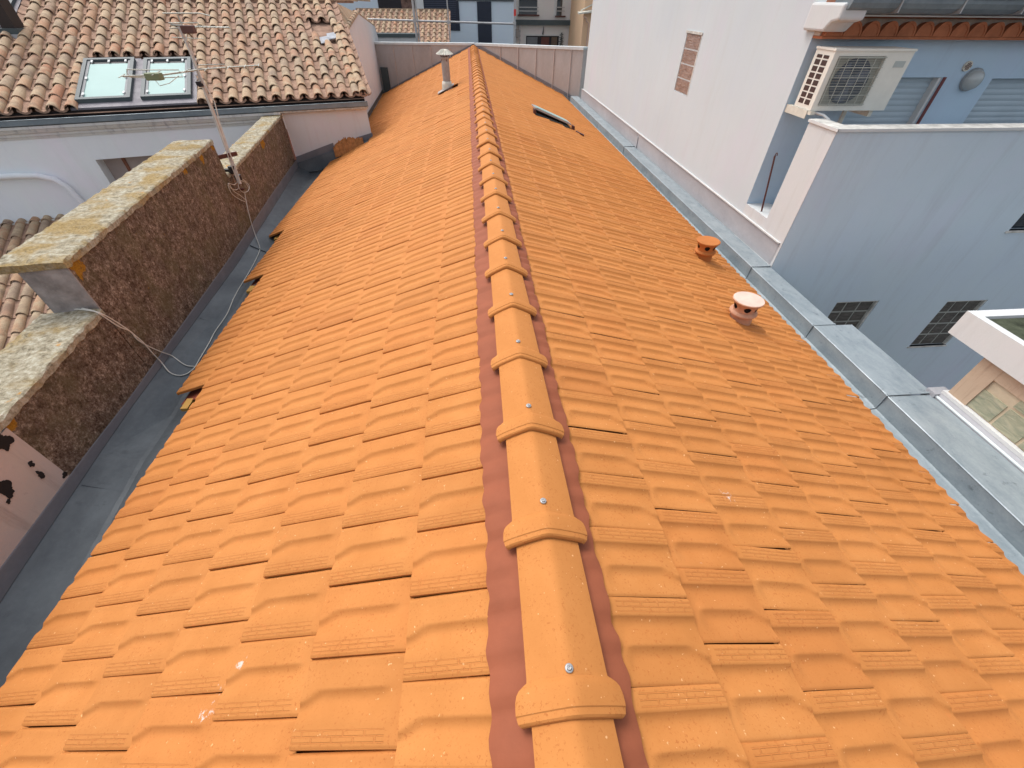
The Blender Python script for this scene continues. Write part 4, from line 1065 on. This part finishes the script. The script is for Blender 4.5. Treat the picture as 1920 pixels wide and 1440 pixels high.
# ================================================================== far background
YF = 27.0
tr = thing('small_tiled_house', (-3, 28, -9), 'small house with a pale canal tile roof behind the clad wall', 'house')
b = MB(); FP = lambda a, d, h: Vector((a, 25.6 + d, -.62 + .34 * d + h))
canal(b, FP, -6.0, -1.16, .0, 4.0, .284, .40, seed=31, rad=.09)
b.quad(FP(-6, 0, -.03), FP(-1.1, 0, -.03), FP(-1.1, 4.1, -.03), FP(-6, 4.1, -.03), 1)
b.box(-6, -1.12, 29.6, 29.85, .72, .86, 0)
o = b.build('roof', [mat_oldtile(), M_CHAN], tr)
q = MB(); q.box(-5.9, -1.2, 25.7, 29.7, -9, -.66); q.build('wall', M_WHITE2, tr)
q = MB(); q.box(-4.95, -2.55, 24.9, 25.5, -.9, -.05); q.build('dormer_wall', M_WHITE2, tr)
q = MB(); q.box(-5.0, -2.5, 24.85, 25.6, -.05, .08); q.build('dormer_cap', M_SLATE, tr)

def pyb(u0, v0, u1, v1, Y, dep, mb, m=0):
    a = PY(u0, v1, Y); c = PY(u1, v0, Y); mb.box(a.x, c.x, Y, Y + dep, a.z, c.z, m); return mb
pb = thing('panelled_building', (-1, 34, -9), 'modern building clad in pale blue panels with dark shutters and window strips', 'building')
Yp = 32.0
q = MB(); a = PY(640, 90, Yp); c = PY(966, 90, Yp); q.box(a.x, c.x, Yp, Yp + 8, -9, 6); q.build('wall', mat_render('pale_blue_panel', c3(.62, .69, .76), .06, None, .4, .001), pb)
for (u0, v0, u1, v1, mt, nm) in ((712, -60, 780, 27, M_BLACK, 'window'), (787, -60, 856, 57, M_NAVY, 'shutter'), (897, 3, 921, 80, M_NAVY, 'window_strip')):
    w_ = pyb(u0, v0, u1, v1, Yp - .05, .06, MB()).build(nm, mt, pb)
    if nm == 'shutter':
        q = MB()
        for k in range(16): pyb(u0 + 1, v1 - 3 - k * 4, u1 - 1, v1 - 2.2 - k * 4, Yp - .06, .012, q)
        q.build('shutter_slat_lines', plain('slat_edge', c3(.05, .06, .09), .5), w_)
    if nm == 'window':
        pyb(755, -60, 768, 27, Yp - .06, .012, MB()).build('curtain', plain('curtain_brown', c3(.16, .10, .08), .9, 0, .1, .5, 6), w_)
pyb(780, -60, 787, 27, Yp - .09, .1, MB()).build('window_post', M_TRIM, pb)
pyb(855, -10, 965, 1.5, Yp - .06, .08, MB()).build('panel_band', M_SLATE, pb)

be = thing('beige_building', (4, 36, -9), 'beige rendered building with small dark windows and a long dark awning box', 'building')
Ye = 34.0
q = MB(); a = PY(900, 90, Ye); c = PY(1089, 90, Ye); q.box(c.x - 5.2, c.x, Ye, Ye + 8, -9, 7); q.build('wall', mat_render('beige_render', c3(.74, .70, .67), .12, None, .5, .002), be)
for (u0, v0, u1, v1) in ((973, -60, 1010, 29), (1043, -60, 1059, 31)):
    w_ = pyb(u0, v0, u1, v1, Ye - .03, .05, MB()).build('window', M_WIN, be)
    q = MB()
    for z in (13, 20, -20): pyb(u0, z, u1, z + 1.3, Ye - .12, .03, q)
    q.build('window_rail', M_STEEL, w_)
    pyb(u0 - 2, v1 - 1.5, u1 + 1.5, v1 + 1, Ye - .12, .15, MB()).build('window_sill', M_BROWN, w_)
    pyb(u0 - 1.5, -60, u0, v1, Ye - .02, .05, MB()).build('window_reveal', M_TRIM, w_)
pyb(966, 38, 1075, 47, Ye - .25, .3, MB()).build('awning_box', M_SLATE, be)
w_ = pyb(986, 67, 1048, 92, Ye - .03, .05, MB()).build('window', M_BLACK, be)
pyb(987.5, 69.5, 1008, 92, Ye - .05, .02, MB()).build('pane', plain('dim_pane', c3(.16, .17, .18), .3), w_); pyb(1014, 69.5, 1030, 92, Ye - .05, .02, MB()).build('pane', plain('red_curtain', c3(.12, .045, .035), .6), w_)
pyb(1033, 69.5, 1045, 92, Ye - .05, .02, MB()).build('pane', plain('brown_curtain', c3(.14, .10, .07), .6), w_)
pyb(985, 64.5, 1049, 67, Ye - .05, .06, MB()).build('window_lintel', M_TRIM, w_)
def at_thing(name, mb, mt, label, cat): return tag(mb.build(name, mt, None), label, cat)
q = MB()
p = PY(1052, 78, Ye - .12)
for k in range(14):
    a = k * PI / 7; q.obox((p.x + .13 * math.cos(a) - .02, p.y, p.z + .42 * math.sin(a) - .02), (.04, 0, 0), (0, .03, 0), (0, 0, .05)); 
    q.obox((p.x + .05 * math.cos(a) - .02, p.y, p.z + .2 * math.sin(a) - .02), (.04, 0, 0), (0, .03, 0), (0, 0, .05))
q.tube([(p.x, p.y, p.z - .42), (p.x, p.y, p.z + .42)], .02, 6)
for k in range(-3, 4): q.tube([(p.x - .11, p.y, p.z + k * .1), (p.x + .11, p.y, p.z + k * .1 + .06)], .012, 5)
at_thing('wall_ornament', q, M_SLATE, 'oval wrought iron ornament on the beige wall right of the wide window', 'ornament')
q = MB(); p = PY(1018, 57, Ye - .1); q.tube([(p.x, p.y, p.z - .2), (p.x + .03, p.y, p.z), (p.x + .04, p.y, p.z + .2)], [.05, .03, .01], 8)
at_thing('wall_light', q, M_SLATE, 'slim grey wall light on the beige wall above the wide window', 'lamp')
q = MB(); pyb(966, 55, 973, 70, Ye - .3, .3, q); 
at_thing('meter_box', q, M_GREYP, 'grey meter box on the beige wall beside the scaffold post', 'box')
q = MB(); p0 = PY(975, 48, Ye - .2); 
for k in range(7): q.box(p0.x - .05, p0.x + .05, p0.y, p0.y + .06, p0.z - k * .22 - .1, p0.z - k * .22)
q.tube([(p0.x, p0.y, p0.z + .1), (p0.x, p0.y, p0.z - 3)], .025, 6); at_thing('cable_stack', q, M_STEEL, 'row of insulators on a thin cable beside the grey meter box', 'cable')

og = thing('orange_building', (5.5, 30, -9), 'narrow orange rendered building squeezed between the beige building and the white wall', 'building')
Yo = 30.0
q = MB(); a = PY(1088.5, 90, Yo); q.box(a.x, a.x + 6, Yo, Yo + 6, -9, 5); q.build('wall', mat_render('orange_render', c3(.78, .52, .33), .1, None, .6, .002), og)
q = MB(); p = PY(1088, 27, Yo - .3); q.obox((p.x - .1, Yo - .35, p.z), (2.4, 0, .25), (0, .34, .05), (0, 0, .06)); q.build('canopy', M_BEIGE, og)
q = MB(); p = PY(1104, 30, Yo - .2); q.tube([(p.x - .3, p.y, p.z - .02), (p.x - .12, p.y, p.z - .1), (p.x - .1, p.y, p.z - .22), (p.x + .05, p.y, p.z - .3), (p.x + .02, p.y, -4)], .045, 8); q.build('downpipe', plain('salmon_pipe', c3(.62, .40, .30), .5), og, smooth=True)
q = MB(); p = PY(1089, 20, Yo - .06); q.tube([p, PY(1112, 8, Yo - .06)], .03, 6); q.build('roof_edge', M_BEIGE, og)

# scaffold
sf = thing('scaffold', (0, 24, -9), 'grey tube scaffold standing in front of the pale blue panelled building', 'scaffold')
Ys = 24.0
def post(u0, v0, u1, v1, r_=.03, Y=Ys, name='post', mt=M_STEEL):
    a, c = PY(u0, v0, Y), PY(u1, v1, Y); q = MB(); q.tube([(a.x, Y, -9 if name == 'post' else a.z), (a.x if name == 'post' else c.x, Y, 2.6 if name == 'post' else c.z)], r_, 8); return q.build(name, mt, sf, smooth=True)
post(778, 40, 778, 0, .05); post(783, 40, 783, 0, .03); post(964.5, 40, 964.5, 0, .035); post(745 + 96, 40, 841, 0, .025)
post(690, 36, 965, 45, .035, name='rail'); post(690, -14, 965, -8, .035, name='rail')
q = MB(); p = PY(965, 23, Ys - .06); q.box(p.x - .04, p.x + .06, p.y - .02, p.y + .02, p.z - .12, p.z + .1); q.build('red_clamp', plain('red_plastic', c3(.6, .06, .05), .5), sf)
q = MB(); p = PY(964, 44, Ys - .06)
for (u, v) in ((964.5, 44), (778, 39), (841, 41)): p = PY(u, v, Ys); q.box(p.x - .07, p.x + .07, Ys - .07, Ys + .07, p.z - .06, p.z + .06)
q.build('coupler', M_STEEL, sf)

# ================================================================== aerial and cables
an = thing('tv_antenna', (-3.85, 7.1, -.8), 'tall white television aerial strapped to the old parapet with looped cables', 'antenna')
YA = 7.15
def A(u, v, y=YA): return PY(u, v, y)
q = MB(); q.tube([A(450, 345, 7.0), A(430, 292), A(405, 225), A(375, 145), A(357, 95), A(336, 50)], [.026, .026, .024, .022, .021, .019], 12); q.build('mast', plain('mast_white', c3(.52, .47, .43), .5, .1, .3, .2, 14), an, smooth=True)
q = MB(); p = A(437, 289); q.obox((xw(6.9) - .08, 6.93, p.z - .028), (p.x - xw(6.9) + .14, .2, .01), (0, .03, 0), (0, 0, .055)); q.obox((xw(7.1) + .0, 7.05, -.93), (.12, .0, .0), (0, .03, 0), (0, 0, .03)); q.build('mast_bracket', M_BROWN, an)
q = MB()
for (u, v, h) in ((437, 318, .05), (448, 333, .035), (374, 156, .02), (378, 160, .015)):
    p = A(u, v, 7.08); q.tube([p - Vector((.01, 0, h)), p + Vector((-.012, 0, h))], .048 if h > .03 else .034, 12)
q.obox(A(434, 325, 7.08) - Vector((.11, .02, .03)), (.10, 0, 0), (0, .05, 0), (0, 0, .09)); q.build('mast_clamp', M_BLACK, an)
M_AL = plain('dull_aluminium', c3(.46, .46, .40), .5, .2, .3, .15, 10)
q = MB(); q.tube([A(229, 143, 6.6), A(300, 141, 6.8), A(372, 131, 7.1), A(420, 127, 7.25), A(485, 123, 7.4)], .010, 8)
for f, L in ((.0, .12), (.25, .16), (.47, .19), (.62, .14), (.78, .13), (.9, .11), (1.0, .10)):
    p = A(229 + 256 * f, 143 - 20 * f, 6.6 + .8 * f); q.tube([p + Vector((.03, -L, .0)), p + Vector((-.03, L, .01))], .005, 6)
q.tube([A(238, 130, 6.7), A(268, 131, 6.7), A(335, 131, 6.8), A(342, 144, 6.8), A(300, 146, 6.8), A(245, 145, 6.7), A(238, 138, 6.7), A(238, 130, 6.7)], .006, 6)
q.tube([A(372, 122, 7.0), A(420, 121, 7.0), A(425, 126, 7.1)], .007, 6)
bm = q.build('lower_boom', M_AL, an, smooth=True)
q = MB(); p = A(289, 143, 6.75); q.box(p.x - .09, p.x + .09, p.y - .05, p.y + .05, p.z - .04, p.z + .035); q.build('dipole_box', plain('greenish_plastic', c3(.20, .23, .13), .6), bm, bevel=.01)
q = MB(); q.tube([A(305, 25), A(375, 25), A(395, 30)], .007, 6); q.tube([A(320, 46), A(360, 50), A(430, 52)], .010, 8); q.tube([A(322, 70), A(382, 73)], .005, 6)
for f in np.linspace(0, 1, 11): 
    p = A(350 + 75 * f, 50 + 2 * f); q.tube([p + Vector((.0, -.09, .0)), p + Vector((0, .09, .0))], .004, 5)
q.tube([A(333, 28), A(342, 48)], .006, 6); q.tube([A(316, 43), A(372, 43), A(375, 52), A(318, 53)], .006, 6)
ub = q.build('upper_boom', M_AL, an, smooth=True)
q = MB(); p = A(358, 55, 7.05); q.box(p.x - .10, p.x + .05, p.y - .05, p.y + .03, p.z - .04, p.z + .04); q.build('dipole_box', plain('brown_plastic', c3(.12, .06, .05), .6), ub, bevel=.01)
q = MB()
q.tube([A(352, 62, 7.08), A(349, 78, 7.07), A(357, 100, 7.07), A(366, 120, 7.07), A(384, 158, 7.06), A(402, 190, 7.07), A(412, 230, 7.06), A(432, 290, 7.04), A(444, 320, 7.04), A(450, 340, 7.0)], .0075, 6)
q.tube([A(366, 140, 7.07), A(380, 165, 7.07), A(398, 205, 7.06), A(418, 262, 7.05), A(430, 300, 7.04), A(446, 342, 7.0)], .0065, 6)
q.tube([A(289, 148, 6.75), A(300, 161, 6.75), A(318, 156, 6.75), A(335, 142, 6.8)], .004, 6)
q.build('mast_cable', M_CABLE, an, smooth=True)
q = MB()
def PWo(u, v, off): return PW(u, v, off)
def loop(pts, r_=.0045, offs=.06, m_=q):
    P = [PWo(u, v, offs) for u, v in pts]; out = []
    for i in range(len(P) - 1):
        a0 = P[max(i - 1, 0)]; a1 = P[i]; a2 = P[i + 1]; a3 = P[min(i + 2, len(P) - 1)]
        for k in range(6):
            t = k / 6; out.append(.5 * ((2 * a1) + (a2 - a0) * t + (2 * a0 - 5 * a1 + 4 * a2 - a3) * t * t + (-a0 + 3 * a1 - 3 * a2 + a3) * t ** 3))
    out.append(P[-1]); m_.tube(out, r_, 6)
loop([(449, 338), (447, 350), (455, 360), (465, 358), (467, 348), (458, 338), (452, 336)]); loop([(446, 338), (440, 346), (428, 344), (432, 352), (440, 356), (447, 354)])
loop([(427, 347), (434, 362), (446, 372), (459, 378)], offs=.05); loop([(430, 345), (438, 358), (450, 366), (460, 374)], offs=.055); loop([(450, 338), (460, 342), (466, 352)], offs=.07)
q.build('cable_loop', M_CABLE, an, smooth=True)
def spline(P, n=8):
    P = [Vector(p) for p in P]; out = []
    for i in range(len(P) - 1):
        a0 = P[max(i - 1, 0)]; a1 = P[i]; a2 = P[i + 1]; a3 = P[min(i + 2, len(P) - 1)]
        for k in range(n):
            t = k / n; out.append(.5 * ((2 * a1) + (a2 - a0) * t + (2 * a0 - 5 * a1 + 4 * a2 - a3) * t * t + (-a0 + 3 * a1 - 3 * a2 + a3) * t ** 3))
    out.append(P[-1]); return out
q = MB()
W_ = lambda u, v: PW(u, v, .035)
SY = [s_[0] for s_ in stn]
def CB(u, v):
    p = PW(u, v, .03); zt_, zf_, zb_ = (float(np.interp(p.y, SY, [s_[k] for s_ in stn])) for k in (1, 2, 3))
    if p.z > zf_: return p
    z = (zf_ + zb_) / 2
    for _ in range(25):
        p = PZ(u, v, z); zf_, zb_ = (float(np.interp(p.y, SY, [s_[k] for s_ in stn])) for k in (2, 3))
        off = p.x - xw(p.y); z = .5 * z + .5 * (float(np.interp(off, [.016, .03, .24, .31, .62], [zf_, zf_ - .006, zb_ + .012, zb_ + .002, zb_ + .015])) + .012)
    return p
GF = CB; W_ = CB
pts = [W_(459, 362), W_(463, 385), W_(469, 410), W_(476, 433), GF(484, 455), GF(487, 468), GF(480, 486), GF(467, 510), GF(447, 543), GF(437, 562), GF(425, 590), GF(403, 622), GF(392, 643), GF(376, 670), GF(364, 690), GF(350, 701), GF(335, 704), GF(318, 698), W_(303, 680), W_(286, 662), W_(268, 642), W_(252, 628), W_(235, 615), W_(212, 600), W_(190, 588)]
b1 = [PZ(u, v, S1 + .014) for u, v in ((172, 583), (150, 580), (122, 579), (114, 576), (122, 574), (148, 577), (178, 584))]
b2 = [W_(198, 596), W_(222, 612), W_(245, 622), W_(258, 637), W_(280, 650), W_(303, 660), GF(322, 667), GF(340, 680), GF(352, 686), GF(366, 687)]
q.tube(spline(pts + b1 + b2), .0055, 6)
tag(q.build('loose_cable', M_CABLE, None, smooth=True), 'long loose white cable along the dark gutter, looped over the parapet', 'cable')

for mt in bpy.data.materials: mt.use_backface_culling = False
